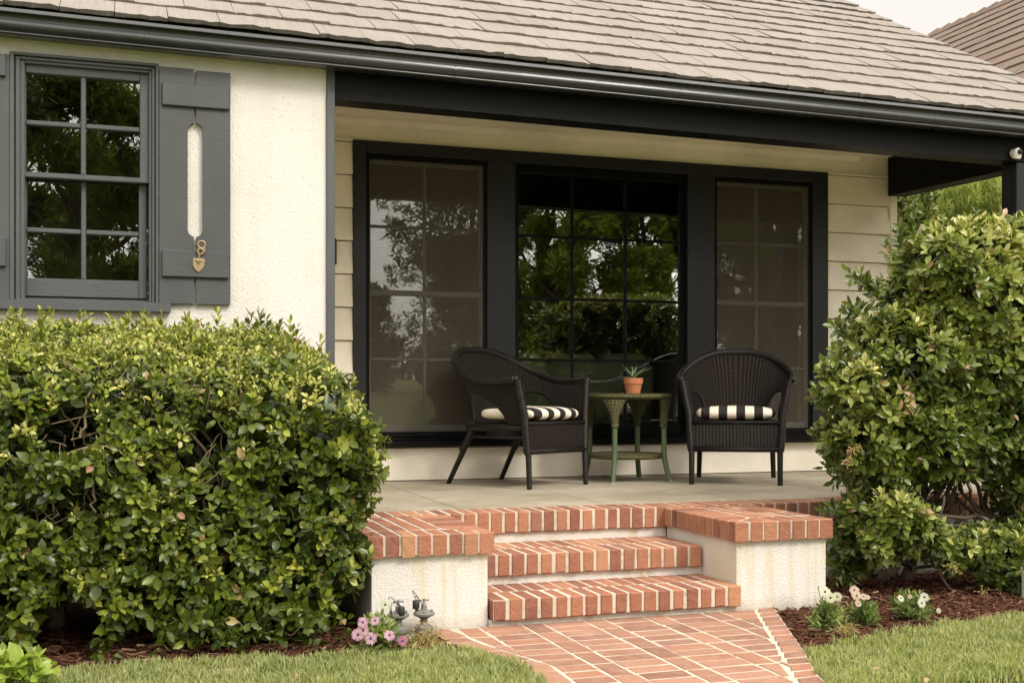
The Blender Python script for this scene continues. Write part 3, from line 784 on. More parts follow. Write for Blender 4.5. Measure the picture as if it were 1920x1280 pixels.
# --- shutters
def shutter(pxl, pxm0, pxm1, pxr, batt, slot, right=True):
    m = MB(); Y0s, Y1s = YS-.028, YS-.004; Yf = Y0s
    xl, xa, xb, xr = PX(pxl, Yf), PX(pxm0, Yf), PX(pxm1, Yf), PX(pxr, Yf)
    ztop1, ztop2, zbot = PZ(331, 127, Yf), PZ(400, 135, Yf), PZ(365, 569.5, Yf)
    s0, s1, sz1, sz0 = slot if slot else (None,)*4
    def board(x0, x1, ztop, side):
        # outline with half of the slot cut from its inner edge
        if s0 is None: m.cbox(x0, x1, Y0s, Y1s, zbot, ztop, .002); return
        r = (s1-s0)/2; pts = []
        inn = x1 if side < 0 else x0; cut = s0 if side < 0 else s1
        n = 8
        if side < 0:
            out = [(x0, zbot), (inn, zbot), (inn, sz0)]
            for i in range(n+1):
                a = i/n*math.pi/2; out.append((min(inn, (s0+r)-r*math.sin(a)), sz0+r-r*math.cos(a)))
            for i in range(n+1):
                a = i/n*math.pi/2; out.append((min(inn, (s0+r)-r*math.cos(a)), sz1-r+r*math.sin(a)))
            out += [(inn, sz1), (inn, ztop), (x0, ztop)]
        else:
            out = [(x1, zbot), (x1, ztop), (inn, ztop), (inn, sz1)]
            for i in range(n+1):
                a = i/n*math.pi/2; out.append((max(inn, (s1-r)+r*math.sin(a)), sz1-r+r*math.cos(a)))
            for i in range(n+1):
                a = i/n*math.pi/2; out.append((max(inn, (s1-r)+r*math.cos(a)), sz0+r-r*math.sin(a)))
            out += [(inn, sz0), (inn, zbot)]
        # drop repeats, order counter-clockwise as seen from the front
        pp = []
        for q in out:
            if not pp or (abs(q[0]-pp[-1][0])+abs(q[1]-pp[-1][1])) > 1e-5: pp.append(q)
        k = len(pp); vs = [(x, Y0s, z) for x, z in pp]+[(x, Y1s, z) for x, z in pp]
        ar = sum(pp[i][0]*pp[(i+1)%k][1]-pp[(i+1)%k][0]*pp[i][1] for i in range(k))
        fr = tuple(range(k)) if ar > 0 else tuple(range(k))[::-1]
        fs = [fr, tuple(i+k for i in fr[::-1])]
        for i in range(k):
            a, b = fr[i], fr[(i+1)%k]; fs.append((b, a, a+k, b+k))
        m.add(vs, fs)
    board(xl, xa, ztop1, -1); board(xb, xr, ztop2, 1)
    sh = m.build('shutter', M['shutter paint'], house)
    for (ba, bb, pa, pb) in batt:
        m = MB(); bar(m, PX(ba, Yf-.018), PX(bb, Yf-.018), Y0s-.018, Y0s-.0003, PZ(365, pb, Yf-.018), PZ(365, pa, Yf-.018), .004); m.build('batten', M['shutter paint'], sh)
    return sh
Yf = YS-.028
shR = shutter(299, 363.5, 368, 432, [(304, 431, 158, 201), (304, 430, 469.5, 520)], (PX(352, Yf), PX(380, Yf), PZ(366, 231, Yf), PZ(366, 444, Yf)))
shL = shutter(-116, -51, -47, 17, [(-112, 11, 132, 171), (-112, 11, 457, 511)], (PX(-62, Yf), PX(-34, Yf), PZ(-48, 200, Yf), PZ(-48, 440, Yf)))
# brass latch on the right shutter
lt = MB(); yl = YS-.0475; c = P(372, 494, yl); s_ = .00258
shield = [(-10,-6),(-9,-10),(10,-10),(12,-5),(10,4),(5,12),(0,16),(-5,12),(-10,4)]
k = len(shield); lt.add([(c.x+x*s_, yl-.006, c.z-y*s_) for x, y in shield]+[(c.x+x*s_, yl+.001, c.z-y*s_) for x, y in shield], [tuple(range(k))]+[((i+1)%k, i, i+k, (i+1)%k+k) for i in range(k)])
lt.tube([(c.x, yl-.010, c.z+.002), (c.x+.006, yl-.012, c.z+.05)], .006, 8)
lt.tube([(c.x-.008, yl-.010, c.z+.014), (c.x+.010, yl-.010, c.z+.014)], .007, 8)
def ringt(cx, cz, r, rr): lt.tube([(cx+r*math.cos(a), yl-.012, cz+r*math.sin(a)) for a in np.linspace(0, 2*math.pi, 17)], rr, 6, cap=False)
ringt(c.x+.009, c.z+.056, .013, .0042); ringt(c.x+.014, c.z+.088, .017, .0042)
lt.tube([(c.x+.012, yl-.012, c.z+.073), (c.x+.030, yl-.012, c.z+.068), (c.x+.026, yl-.012, c.z+.052)], .0035, 6)
lt.build('latch', M['brass'], shR, smooth=True, auto=40)

# --- the triple porch window
Yf = YW-.035
m = MB(); 
cL0, cL1 = bx0, PX(687, Yf); cR0, cR1 = PX(1524, Yf), bx1
zsb = PZ(1100, 831.8, Yf); zst = zsb+.055; zht = bz1; zhb = bz1-(PX(687,Yf)-bx0)*.95
bar(m, cL0, cL1, Yf, YW+.06, zst, zht); bar(m, cR0, cR1, Yf, YW+.06, zst, zht); bar(m, cL1, cR0, Yf+.0005, YW+.06, zhb, zht)
m1a, m1b = PX(914, Yf), PX(967, Yf); m2a, m2b = PX(1290, Yf), PX(1341, Yf)
bar(m, m1a, m1b, Yf+.004, YW+.06, zst, zhb-.0005); bar(m, m2a, m2b, Yf+.004, YW+.06, zst, zhb-.0005)
pw = m.build('porch_window', M['post grain paint'], house)
m = MB(); bar(m, cL0-.02, cR1+.02, Yf-.045, YW+.06, zsb, zst-.018); bar(m, cL0, cR1, Yf-.012, YW+.06, zst-.0175, zst-.0005); m.build('window_sill', M['black paint'], pw)
def light_unit(x0, x1, cols, zrows, meet=None, screen=True, ztop=None, xlow=None):
    """one sash set between x0 and x1; zrows are bar heights; meet is the meeting rail"""
    yy = YW+.008; st = .035
    m = MB(); zb_ = zst; zt_ = zhb-.001
    bar(m, x0, x0+st, yy, yy+.04, zb_, zt_); bar(m, x1-st, x1, yy, yy+.04, zb_, zt_)
    bar(m, x0+st, x1-st, yy+.0005, yy+.04, zb_, zb_+.075); bar(m, x0+st, x1-st, yy+.0005, yy+.04, zt_-.05, zt_)
    cs = [x0+st+(x1-x0-2*st)*c_ for c_ in cols]
    for c_ in cs:
        bar(m, c_-.0085, c_+.0085, yy+.006, yy+.034, zb_+.0755, zt_-.0505, .004)
    xs_ = [x0+st]+cs+[x1-st]
    for z in zrows:
        for a, b in zip(xs_, xs_[1:]):
            bar(m, a+(.0087 if a in cs else .0002), b-(.0087 if b in cs else .0002), yy+.007, yy+.033, z-.0085, z+.0085, .004)
    if meet: bar(m, x0+st-.003, x1-st+.003, yy-.006, yy+.036, meet-.016, meet+.016)
    f = m.build('sash', M['black paint'] if not screen else M['shutter paint'], pw)
    m = MB(); m.box(x0+st-.01, x1-st+.01, yy+.02, yy+.023, zb_+.06, zt_-.04); m.build('glass', M['glass'], f)
    if screen:
        m = MB(); fr = .022; ys = YW-.022
        bar(m, x0+.001, x0+fr, ys, ys+.016, zb_+.001, zt_); bar(m, x1-fr, x1-.001, ys, ys+.016, zb_+.001, zt_); bar(m, x0+fr, x1-fr, ys+.0003, ys+.016, zb_+.001, zb_+fr*1.6); bar(m, x0+fr, x1-fr, ys+.0003, ys+.016, zt_-fr*1.4, zt_)
        s_ = m.build('screen_frame', M['black paint'], f)
        m = MB(); m.add([(x0+fr,ys+.008,zb_+fr),(x1-fr,ys+.008,zb_+fr),(x1-fr,ys+.008,zt_-fr),(x0+fr,ys+.008,zt_-fr)], [(0,1,2,3)]); m.build('insect_screen', M['screen'], s_)
    return f
light_unit(cL1, m1a, [.49], [PZ(740, 425, YW), PZ(740, 673, YW)], PZ(740, 548.5, YW))
light_unit(m1b, m2a, [.325, .655], [PZ(970, 440, YW), PZ(970, 557.5, YW), PZ(970, 674, YW)], None, False)
light_unit(m2b, cR0, [.45], [PZ(1417, 457, YW), PZ(1417, 690, YW)], PZ(1417, 568.5, YW))
# rooms behind the glass
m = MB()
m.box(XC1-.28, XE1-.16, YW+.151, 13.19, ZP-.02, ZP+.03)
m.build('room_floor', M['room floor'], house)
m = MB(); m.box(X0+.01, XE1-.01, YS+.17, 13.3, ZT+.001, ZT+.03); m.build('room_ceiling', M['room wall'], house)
m = MB(); x = PX(1395, YW+.6)
for (a, b) in ((1500, 1522), (1476, 1486)):
    n = 16; xa, xb = PX(a, YW+.2), PX(b, YW+.2)
    m.grid(lambda u, v: (xa+(xb-xa)*u, YW+.2+.025*math.sin(u*18), zst+(zhb-zst)*v), 24, 2)
m.build('curtain', M['curtain cloth'], pw, smooth=True)
m = MB(); xa = PX(1393, YW+.9); m.box(xa, xa+.08, YW+.9, YW+.98, ZP+.03, PZ(1400, 552, YW+.9)); m.lathe([(.001,0),(.14,0),(.10,.2),(.001,.2)], (xa+.04, YW+.94, PZ(1400, 552, YW+.9)), 16); m.build('floor_lamp_stand', M['curtain cloth'], pw)
# ---------------------------------------------------------------- loose things on and round the porch
# sofa seen through the middle pane
def sofa():
    x0, x1 = PX(930, YW+.35), PX(1225, YW+.35); y0 = YW+.32; zt = PZ(1090, 664, y0)
    t = thing('sofa', ((x0+x1)/2, y0+.4, ZP+.03), 'olive green sofa back seen through the middle porch window', 'sofa')
    m = MB(); m.cbox(x0, x1, y0, y0+.18, ZP+.08, zt-.06, .03)
    m.build('sofa_back', M['olive fabric'], t, smooth=True, auto=50)
    m = MB()
    for k in range(3):
        a = x0+(x1-x0)*k/3; b = x0+(x1-x0)*(k+1)/3
        m.cbox(a+.01, b-.01, y0+.04, y0+.26, zt-.3, zt+random.uniform(-.015, .015), .05)
    m.build('back_cushions', M['olive fabric'], t, smooth=True, auto=60)
    m = MB(); m.cbox(x0, x1, y0+.181, y0+.85, ZP+.10, ZP+.42, .04); m.build('seat', M['olive fabric'], t, smooth=True, auto=50)
    for a in (x0+.05, x1-.1):
        for b in (y0+.05, y0+.75): m = MB(); m.box(a, a+.05, b, b+.05, ZP+.03, ZP+.08); m.build('foot', M['black paint'], t)
sofa()

# wicker armchairs
def smooth(a): a = min(max(a, 0), 1); return a*a*(3-2*a)
def chair(label, loc, rz, group='black wicker armchairs on the porch'):
    t = thing('wicker_armchair', (0,0,0), label, 'armchair', group)
    zs = .365
    def c0(s):      # seat outline, s in -1..1 from left front to right front
        a = abs(s); sg = -1 if s < 0 else 1
        if a > .55:
            k = (1-a)/.45; return Vector((sg*(.262-.012*k), -.265+.30*k, zs))
        k = a/.55; an = k*math.pi/2
        return Vector((sg*.25*math.sin(an)**.9, .035+.215*math.cos(an)**.9, zs))
    def c1(s):
        a = abs(s); sg = -1 if s < 0 else 1
        z = .625+.185*smooth((.66-a)/.62)-.012*math.sin(min(1,(1-a)/.4)*math.pi)
        if a > .55:
            k = (1-a)/.45; return Vector((sg*(.315+.02*k), -.255+.33*k, z))
        k = a/.55; an = k*math.pi/2
        return Vector((sg*.335*math.sin(an)**.85, .075+.285*math.cos(an)**.9, z))
    def S(u, v):
        s = u*2-1; a, b = c0(s), c1(s); p = a.lerp(b, v)
        out = Vector((p.x, max(p.y-.03, 0)*1.2, 0)); 
        if out.length > 1e-4: out.normalize()
        p += out*(.018*math.sin(v*math.pi)*-1+.012*max(0, v-.85)/.15)
        return p
    L = sum((c0(-1+i/50)-c0(-1+(i+1)/50)).length for i in range(100))
    hc, hw, hh = .50, .26, .64
    hsk = .05
    def hole(s, v): return ((abs(s)-hc-hsk*(1-v/hh))/hw)**2+(v/hh)**2 < 1
    m = MB(); m.grid(S, 150, 44, lambda u, v: (u*L*1.12, v*.34), lambda u, v: not hole(u*2-1, v))
    o = m.build('woven_shell', M['dark wicker'], t, smooth=True)
    md = o.modifiers.new('Solidify', 'SOLIDIFY'); md.thickness = .012; md.offset = 0
    m = MB()
    rim = [S(i/80, 1.0) for i in range(81)]; m.tube(rim, .023, 10)
    for p in (rim[0], rim[-1]):
        m.lathe([(0,-.014),(.017,-.010),(.021,0),(.017,.012),(0,.016)], p, 8)
    m.build('braided_rim', M['cane'], t, smooth=True)
    for sg in (-1, 1):
        m = MB(); pts = []
        for i in range(25):
            an = math.pi*i/24; s = hc-hw*math.cos(an)+hsk*(1-math.sin(an)); pts.append(S((sg*s+1)/2, hh*math.sin(an)))
        m.tube(pts, .0085, 6); m.build('opening_rim', M['cane'], t, smooth=True)
    for sg in (-1, 1):
        m = MB(); m.tube([(sg*.258,-.300,.0),(sg*.258,-.292,.19),(sg*.262,-.285,.21),(sg*.275,-.278,.42),(sg*.315,-.258,.622)], [.0155,.0175,.022,.022,.020], 10)
        m.build('front_leg', M['cane'], t, smooth=True, auto=60)
        m = MB(); m.tube([(sg*.238,.365,.0),(sg*.228,.245,.205),(sg*.224,.215,.27)], [.015,.0175,.018], 10); m.tube([(sg*.236,.25,.20),(sg*.222,.19,.31),(sg*.218,.18,.38)], .022, 10)
        m.build('rear_leg', M['cane'], t, smooth=True, auto=60)
    m = MB(); m.grid(lambda u, v: (-.258+.516*u, -.287-.004*math.sin(u*math.pi), .205+.165*v), 30, 12, lambda u, v: (u*.516, v*.165))
    o = m.build('woven_apron', M['dark wicker'], t, smooth=True); md = o.modifiers.new('Solidify', 'SOLIDIFY'); md.thickness = .01
    m = MB(); m.tube([(-.262,-.290,.212),(.262,-.290,.212)], .0165, 8); m.tube([(-.26,-.287,.372),(.26,-.287,.372)], .011, 8)
    for sg in (-1, 1): m.tube([(sg*.258,-.28,.345),(sg*.235,.2,.345)], .019, 8); m.tube([(sg*.255,-.27,.29),(sg*.226,.22,.29)], .009, 8)
    m.tube([(-.23,.21,.34),(.23,.21,.34)], .016, 8)
    m.build('seat_rails', M['cane'], t, smooth=True)
    m = MB(); m.box(-.245, .245, -.275, .17, .352, .368); m.build('seat', M['dark wicker'], t)
    t.location = loc; t.rotation_euler = (0, 0, rz)
    return t
def cushion(label, loc, rz, group='striped seat cushions'):
    m = MB(); a, b, h = .236, .228, .041
    def sg(x, e): return math.copysign(abs(x)**e, x)
    def fn(u, v):
        th = u*2*math.pi; ph = (v-.5)*math.pi
        cp, sp = sg(math.cos(ph), .45), sg(math.sin(ph), .8)
        x, y = a*cp*sg(math.cos(th), .36), b*cp*sg(math.sin(th), .36)
        return (x, y, h*sp*(1+.12*(1-abs(x/a))*(1-abs(y/b))))
    m.grid(fn, 56, 18)
    o = m.build('seat_cushion', M['stripes'], smooth=True); tag(o, label, 'cushion', group)
    o.location = loc; o.rotation_euler = (0, 0, rz); return o
CL = Vector((2.255, 6.62, ZP)); rl = math.atan2(.50, .866)       # faces front-right
CR = Vector((3.60, 6.42, ZP)); rr = -R(29.5)
chair('black wicker armchair angled to the right, beside the left end of the green table', CL, rl)
chair('black wicker armchair facing the steps, standing nearest the brown-leaved right hedge', CR, rr)
def seatpos(c, rz, y=-.082): return c+Vector((-math.sin(rz)*y, math.cos(rz)*y, .424))
cushion('black and white striped cushion on the angled armchair, its plain cream end showing', seatpos(CL, rl), rl)
cushion('black and white striped cushion on the armchair that faces the steps', seatpos(CR, rr), rr)

# green wicker table
def table():
    c = Vector((3.0, 6.73, ZP)); t = thing('wicker_table', c, 'round green wicker side table with lower shelf between the two armchairs', 'table')
    m = MB(); zt = .545
    m.lathe([(.0,zt),(.10,zt),(.20,zt),(.262,zt),(.277,zt-.004),(.285,zt-.014),(.284,zt-.026),(.274,zt-.034),(.25,zt-.036),(0,zt-.036)], c, 48)
    m.build('table_top', M['green wicker'], t, smooth=True, auto=60)
    m = MB(); z = .172
    m.lathe([(0,z),(.12,z),(.225,z),(.236,z-.005),(.241,z-.016),(.232,z-.030),(.21,z-.034),(0,z-.034)], c, 40); m.build('lower_shelf', M['green wicker'], t, smooth=True, auto=60)
    for k in range(4):
        a = math.pi/4+k*math.pi/2+R(4); d = Vector((math.cos(a), math.sin(a), 0)); w = Vector((-d.y, d.x, 0))
        f = lambda r, z: c+d*r+Vector((0,0,z))
        m = MB(); pts = [f(.242,.51), f(.242,.30), f(.243,.20), f(.247,.14), f(.262,.07), f(.283,.0)]
        m.tube(pts, .0168, 12); lg = m.build('leg', M['green paint'], t, smooth=True, auto=60)
        m = MB()
        def fn(u, v, f=f, w=w, d=d):
            k_ = v**2.1; th = u*2*math.pi
            wt = .021+.062*k_; wr = .021+.008*v
            return f(.238+.012*v, .345+.163*v)+w*(wt*math.cos(th))+d*(wr*math.sin(th))
        m.grid(fn, 28, 16, lambda u, v: (u*.3, v*.17)); m.lathe([(.0,-.004),(.021,-.006),(.0235,.004),(.0225,.016),(.018,.02)], f(.239,.338), 14)
        m.build('woven_bracket', M['green wicker'], lg, smooth=True)
        m = MB(); m.lathe([(0,0),(.0175,0),(.0175,.006),(.0,.006)], f(.283,.0)+Vector((0,0,.0005)), 10); m.build('foot', M['curtain cloth'], lg)
table()
# potted aloe
def pot():
    z = ZP+.545; d = 2190/(305); c = P(1187, 728, 6.68); c.z = z
    t = thing('potted_aloe', c, 'small spiky aloe in a terracotta pot on the green table', 'potted plant')
    r = .061; h = .094
    m = MB(); m.lathe([(0,0),(.044,0),(.055,h*.6),(.054,h*.6),(.060,h*.62),(.0615,h*.98),(.059,h),(.055,h),(.053,h*.9)], c, 28); m.build('pot', M['terracotta'], t, smooth=True, auto=40)
    m = MB(); m.lathe([(.0,h*.91),(.0525,h*.91)], c, 16); m.build('soil', M['soil'], t)
    for (az, el, L, bend) in ((200, 62, .12, 1.1), (185, 35, .12, 1.7), (150, 70, .09, .6), (90, 85, .085, .2), (20, 42, .15, .25), (55, 50, .15, .5), (330, 66, .10, .8), (265, 55, .08, .5), (352, 50, .15, .75), (190, 66, .13, .75)):
        a = R(az+rl*0); e = R(el); m = MB(); pts = []; p = c+Vector((0,0,h*.88)); n = 9
        side = Vector((-math.sin(a), math.cos(a), 0)); vs = []; 
        for i in range(n+1):
            k = i/n; ee = e-bend*k*1.0; d3 = Vector((math.cos(a)*math.cos(ee), math.sin(a)*math.cos(ee), math.sin(ee)))
            w = .0105*(1-k)**.6+.0004; up = side.cross(d3)*-1
            vs += [p-side*w+up*w*.35, p-up*w*.25, p+side*w+up*w*.35, p+up*w*.15]; p = p+d3*(L/n)
        fs = []
        for i in range(n):
            for q in range(4): fs.append((i*4+q, i*4+(q+1)%4, (i+1)*4+(q+1)%4, (i+1)*4+q))
        m.add(vs, fs); m.build('leaf', M['aloe green'], t, smooth=True)
pot()
# security camera on the beam
c = P(1904.5, 288, YS-.03); t = thing('security_camera', c, 'small white dome security camera on the black porch beam', 'camera')
Mx = Matrix.Rotation(R(62), 4, 'X')
m = MB(); m.lathe([(0,-.03),(.026,-.03),(.028,-.02),(.028,.012),(.022,.026),(0,.032)], c, 18, M=Matrix.Rotation(R(100), 4, 'X')); m.lathe([(0,-.036),(.024,-.036),(.027,-.028),(.027,0),(.022,.018),(0,.03)], c+Vector((0,-.012,.004)), 18, M=Matrix.Rotation(R(15), 4, 'X')); m.build('housing', M['white enamel'], t, smooth=True, auto=50)
m = MB(); m.lathe([(0,-.004),(.017,-.004),(.015,.008),(0,.012)], c+Vector((0,-.036,.004)), 16, M=Matrix.Rotation(R(78), 4, 'X')); m.build('lens', M['black plastic'], t, smooth=True)
# plaque on the siding by the corner board
a, b = P(626, 446, YW-.03), P(631.5, 496, YW-.03)
m = MB(); m.cbox(a.x-.14, b.x, YW-.03, YW-.0165, b.z, a.z, .003); tag(m.build('wall_plaque', M['rust brown wood']), 'brown wooden plaque on the siding behind the grey corner board', 'plaque')
# sprinkler valves
def valve(px, label, solenoid):
    c = G(px, 1190, 0.0); c.y = 4.30; c = Vector((PX(px, 4.30), 4.30, -.02))
    t = thing('sprinkler_valve', c, label, 'valve', 'sprinkler valves by the left pier')
    m = MB(); zt = PZ(px, 1122, 4.3)-c.z; H = zt
    m.lathe([(0,0),(.030,0),(.030,.035),(.036,.04),(.036,.055),(.028,.06),(.014,.066),(.014,.085),(.022,.09),(.040,.099),(.041,.106),(.036,.111),(.024,.115),(.012,.118),(.011,.135),(.006,.14),(.004,.15),(0,.152)], c, 18)
    for k in range(6):
        a_ = k*math.pi/3+.3; m.lathe([(0,.108),(.005,.108),(.005,.116),(0,.117)], c+Vector((.033*math.cos(a_), .033*math.sin(a_), 0)), 6)
    m.tube([c+Vector((-.03,0,.02)), c+Vector((-.075,.0,.018))], .014, 10)
    m.build('valve_body', M['grey plastic'], t, smooth=True, auto=40)
    m = MB(); m.tube([c+Vector((-.020,0,.154)), c+Vector((.020,0,.154))], .0035, 6); m.tube([c+Vector((0,0,.145)), c+Vector((0,0,.160))], .004, 6); m.build('handle', M['grey plastic'], t)
    m = MB(); q = c+Vector((solenoid[0], solenoid[1], solenoid[2])); m.lathe([(0,0),(.0125,0),(.0135,.004),(.0135,.028),(.011,.032),(0,.033)], q, 14); m.tube([q+Vector((0,0,.004)), c+Vector((solenoid[0]*.8, solenoid[1], .112))], .006, 8); m.build('solenoid', M['black plastic'], t, smooth=True, auto=40)
    m = MB()
    for sgn in (1, .6):
        pts = [q+Vector((.004,0,.03))]
        for i in range(1, 9):
            k = i/8; pts.append(q+Vector((-.03*math.sin(k*3.1)*sgn+.035*k*(1 if solenoid[0] < .0 else -1), -.004, .03+.055*math.sin(k*3.14)*sgn-.03*k)))
        m.tube(pts, .0014, 5)
    m.build('wire', M['black plastic'], t)
valve(747, 'grey sprinkler valve half hidden behind the pink daisies', (.004, -.03, .108))
valve(795, 'grey sprinkler valve with raised black solenoid, beside the dry stalks', (-.032, -.004, .124))
# sprinkler riser and light post
c = G(47, 1240, 0); c = Vector((PX(46, 3.98), 3.98, -.03)); t = thing('sprinkler_riser', c, 'thin grey sprinkler head standing among the lime green leaves', 'sprinkler')
m = MB(); m.tube([c, c+Vector((.004,0,.06)), c+Vector((.014,0,.105))], [.009,.009,.010], 10); m.build('riser_pipe', M['steel pipe'], t, smooth=True, auto=50)
m = MB(); m.tube([c+Vector((.013,0,.10)), c+Vector((.016,0,.118)), c+Vector((.017,0,.122)), c+Vector((.020,0,.142))], [.014,.0145,.0115,.012], 12); m.build('nozzle', M['grey plastic'], t, smooth=True, auto=40)
c = Vector((PX(1925, 4.25), 4.25, -.02)); t = thing('path_light', c, 'short grey metal post at the edge of the right bed', 'garden light')
m = MB(); m.lathe([(0,0),(.026,0),(.026,.012),(.022,.02),(.022,.13),(.020,.138),(0,.14)], c, 16); m.build('post', M['steel pipe'], t, smooth=True, auto=40)
# ---------------------------------------------------------------- hedges and plants
def twigs(paths, name, mat, parent, n=6):
    m = MB()
    for pts, r in paths: m.tube(pts, r, n, cap=False)
    return m.build(name, mat, parent, smooth=True)
def wander(a, b, k=6, amp=.03, r0=.01, r1=.004):
    a, b = Vector(a), Vector(b); pts = []
    for i in range(k+1):
        q = a.lerp(b, i/k)
        if 0 < i < k: q += Vector([random.gauss(0, amp) for _ in range(3)])
        pts.append(q)
    return pts, [r0+(r1-r0)*i/k for i in range(k+1)]

def left_hedge():
    t = thing('clipped_hedge', (0, 4.9, 0), 'big box clipped hedge under the shuttered window, its top lime green', 'hedge')
    hx, hy, hz = 1.38, .60, .60; c0 = np.array([-.43, 4.86, .545])
    lo = np.array([-1.9, 4.05, .02]); hi = np.array([1.05, 5.6, 1.5])
    def sdf(p):
        q = p-c0
        # top slopes up to the back, the right end rounds off
        zt = q[:,2]+.015-.18*np.clip(q[:,1]+.5, 0, 1.1)
        h = np.stack([np.full(len(p), hx), np.full(len(p), hy), np.full(len(p), .50)], 1)
        r = .20
        xx = q[:,0]; k = np.clip((xx-.97)/.40, 0, 1); drop = .22*k**1.7
        zt = np.where(zt > 0, zt+drop, zt)
        under = .15*np.clip((.16-q[:,2])/.7, 0, 1)*(xx > .55)
        qq = np.abs(np.stack([xx+under, q[:,1], zt], 1))-(h-r)
        s = np.linalg.norm(np.maximum(qq, 0), axis=1)+np.minimum(qq.max(1), 0)-r
        return s+.030*snoise(p, .16, 3)+.018*snoise(p, .07, 4)+.012*snoise(p, .4, 5)
    def grad(p):
        e = 1e-3; return nrm(np.stack([sdf(p+np.eye(3)[k]*e)-sdf(p-np.eye(3)[k]*e) for k in range(3)], 1))
    holes = [(P(128, 815, 4.32), .105), (P(95, 960, 4.3), .07), (P(395, 830, 4.3), .085), (P(160, 935, 4.3), .08), (P(560, 930, 4.3), .05), (P(350, 880, 4.3), .06), (P(130, 1175, 4.25), .12), (P(620, 760, 4.3), .045), (P(260, 1190, 4.3), .06), (P(30, 790, 4.3), .05)]
    def hole(p, pad=1.0):
        out = np.zeros(len(p), bool)
        for c, r in holes: out |= (((p[:,0]-c.x)/(1.1*r))**2+((p[:,2]-c.z)/(.85*r))**2 < pad) & (p[:,1] < 4.75)
        return out
    def sample(n, a, b):
        got = []
        tot = 0
        while tot < n:
            p = lo+(hi-lo)*RNG.random((60000, 3)); s = sdf(p); p = p[(s > a) & (s < b) & ~hole(p)]; got.append(p); tot += len(p)
        return np.concatenate(got)[:n]
    parts = []
    p = sample(10800, -.095, -.020); g = grad(p); top = np.clip((g[:,2]-.45)/.3, 0, 1)
    # sides, tinted darker than the top as if less lit
    sd = p[top < .5]; gs = g[top < .5]
    D = nrm(gs+np.array([0, 0, .55])+RNG.normal(0, .38, sd.shape))
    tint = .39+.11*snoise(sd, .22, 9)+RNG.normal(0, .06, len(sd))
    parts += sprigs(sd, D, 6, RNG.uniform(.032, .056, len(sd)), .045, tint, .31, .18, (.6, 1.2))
    young = RNG.random(len(sd)) < .05
    parts += sprigs(sd[young]+gs[young]*.03, nrm(D[young]+[0,0,.6]), 6, np.full(young.sum(), .042), .045, np.full(young.sum(), .62), .27, .12, (.4, .9))
    # crown of small clipped leaves: new growth, paled further to look top-lit
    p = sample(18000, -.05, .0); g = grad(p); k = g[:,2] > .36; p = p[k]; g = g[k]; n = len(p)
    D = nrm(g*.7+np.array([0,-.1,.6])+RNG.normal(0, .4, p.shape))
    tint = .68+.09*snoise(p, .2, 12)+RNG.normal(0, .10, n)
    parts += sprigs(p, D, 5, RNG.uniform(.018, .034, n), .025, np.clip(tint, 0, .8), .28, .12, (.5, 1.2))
    q = p[RNG.random(n) < .06]
    parts += sprigs(q+[0,0,.015], nrm(np.array([0,-.1,1.])+RNG.normal(0, .25, q.shape)), 6, RNG.uniform(.026, .04, len(q)), .05, np.full(len(q), .70), .24, .08, (.35, .8))
    q = p[RNG.random(n) < .09]; c_ = sprigs(q+[0,0,.008], nrm(RNG.normal(0, .6, q.shape)+[0,-.2,.7]), 2, np.full(len(q), .02), .02, np.full(len(q), .5), .2, 0)
    parts += [(V, [(f, RNG.uniform(.84, .94, len(tt))) for f, tt in gq]) for V, gq in c_]
    # tall shoots above the clipped top
    sh = np.array([list(P(px, py, 4.75)) for px, py in ((482,582),(500,590),(520,600),(470,585),(100,578),(75,582),(230,586),(300,590),(410,584),(555,612),(598,628),(150,585),(20,582),(350,590),(540,600))])
    parts += sprigs(sh-[0,0,.085], nrm(np.array([0,-.05,1.])+RNG.normal(0, .15, sh.shape)), 9, RNG.uniform(.034, .046, len(sh)), .085, np.where(np.arange(len(sh)) < 4, .42, .68), .24, .1, (.35, .8))
    # inner leaves, sparse, with deep shade put into a darker tint
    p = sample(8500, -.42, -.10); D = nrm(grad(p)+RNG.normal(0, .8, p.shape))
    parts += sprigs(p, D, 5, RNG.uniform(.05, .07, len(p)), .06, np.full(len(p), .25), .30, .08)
    # hanging skirts at the foot
    xs = RNG.uniform(-1.2, .83, 180); p = np.stack([xs, RNG.uniform(4.22, 4.4, 180), RNG.uniform(.03, .14, 180)], 1); p = p[~hole(p)]
    parts += sprigs(p, nrm(RNG.normal(0, .5, p.shape)+[0,-.7,-.2]), 6, RNG.uniform(.038, .058, len(p)), .05, np.full(len(p), .38), .28, .1)
    V, gs_ = merge(parts); build_np('foliage', V, gs_, M['hedge leaf'], t)
    # wood
    ps = []
    for x in (-1.2, -.75, -.25, .12, .55):
        base = Vector((x, 4.95, -.03)); ps.append(wander(base, base+Vector((random.uniform(-.1,.1), 0, .4)), 5, .015, .035, .024))
        for k in range(13):
            a = base+Vector((random.uniform(-.05,.05), random.uniform(-.05,.05), random.uniform(.1,.45)))
            b = Vector((x+random.uniform(-.5,.5), random.choice([4.36, 4.42, 4.6, 5.0]), random.uniform(.15, 1.05))); b.x = min(b.x, .72)
            ps.append(wander(a, b, 6, .03, .014, .004))
    for (pa, pb, r) in (((120,855),(255,800),.009),((255,800),(330,770),.006),((110,850),(220,890),.008),((215,890),(262,850),.006),((150,820),(170,735),.006),((240,700),(270,760),.004),((430,800),(520,870),.004),((170,890),(180,960),.006),((330,1010),(350,1090),.004),((420,1150),(470,1180),.004),((540,1190),(600,1150),.004),((640,980),(560,1030),.004),((260,880),(330,850),.004)):
        a, b = P(*pa, 4.33), P(*pb, 4.31); ps.append(wander(a, b, 6, .007, r, r*.6))
    for k in range(260):
        q = sample_one()
        ps.append(q)
    twigs(ps, 'branches', M['twig bark'], t)
    return t
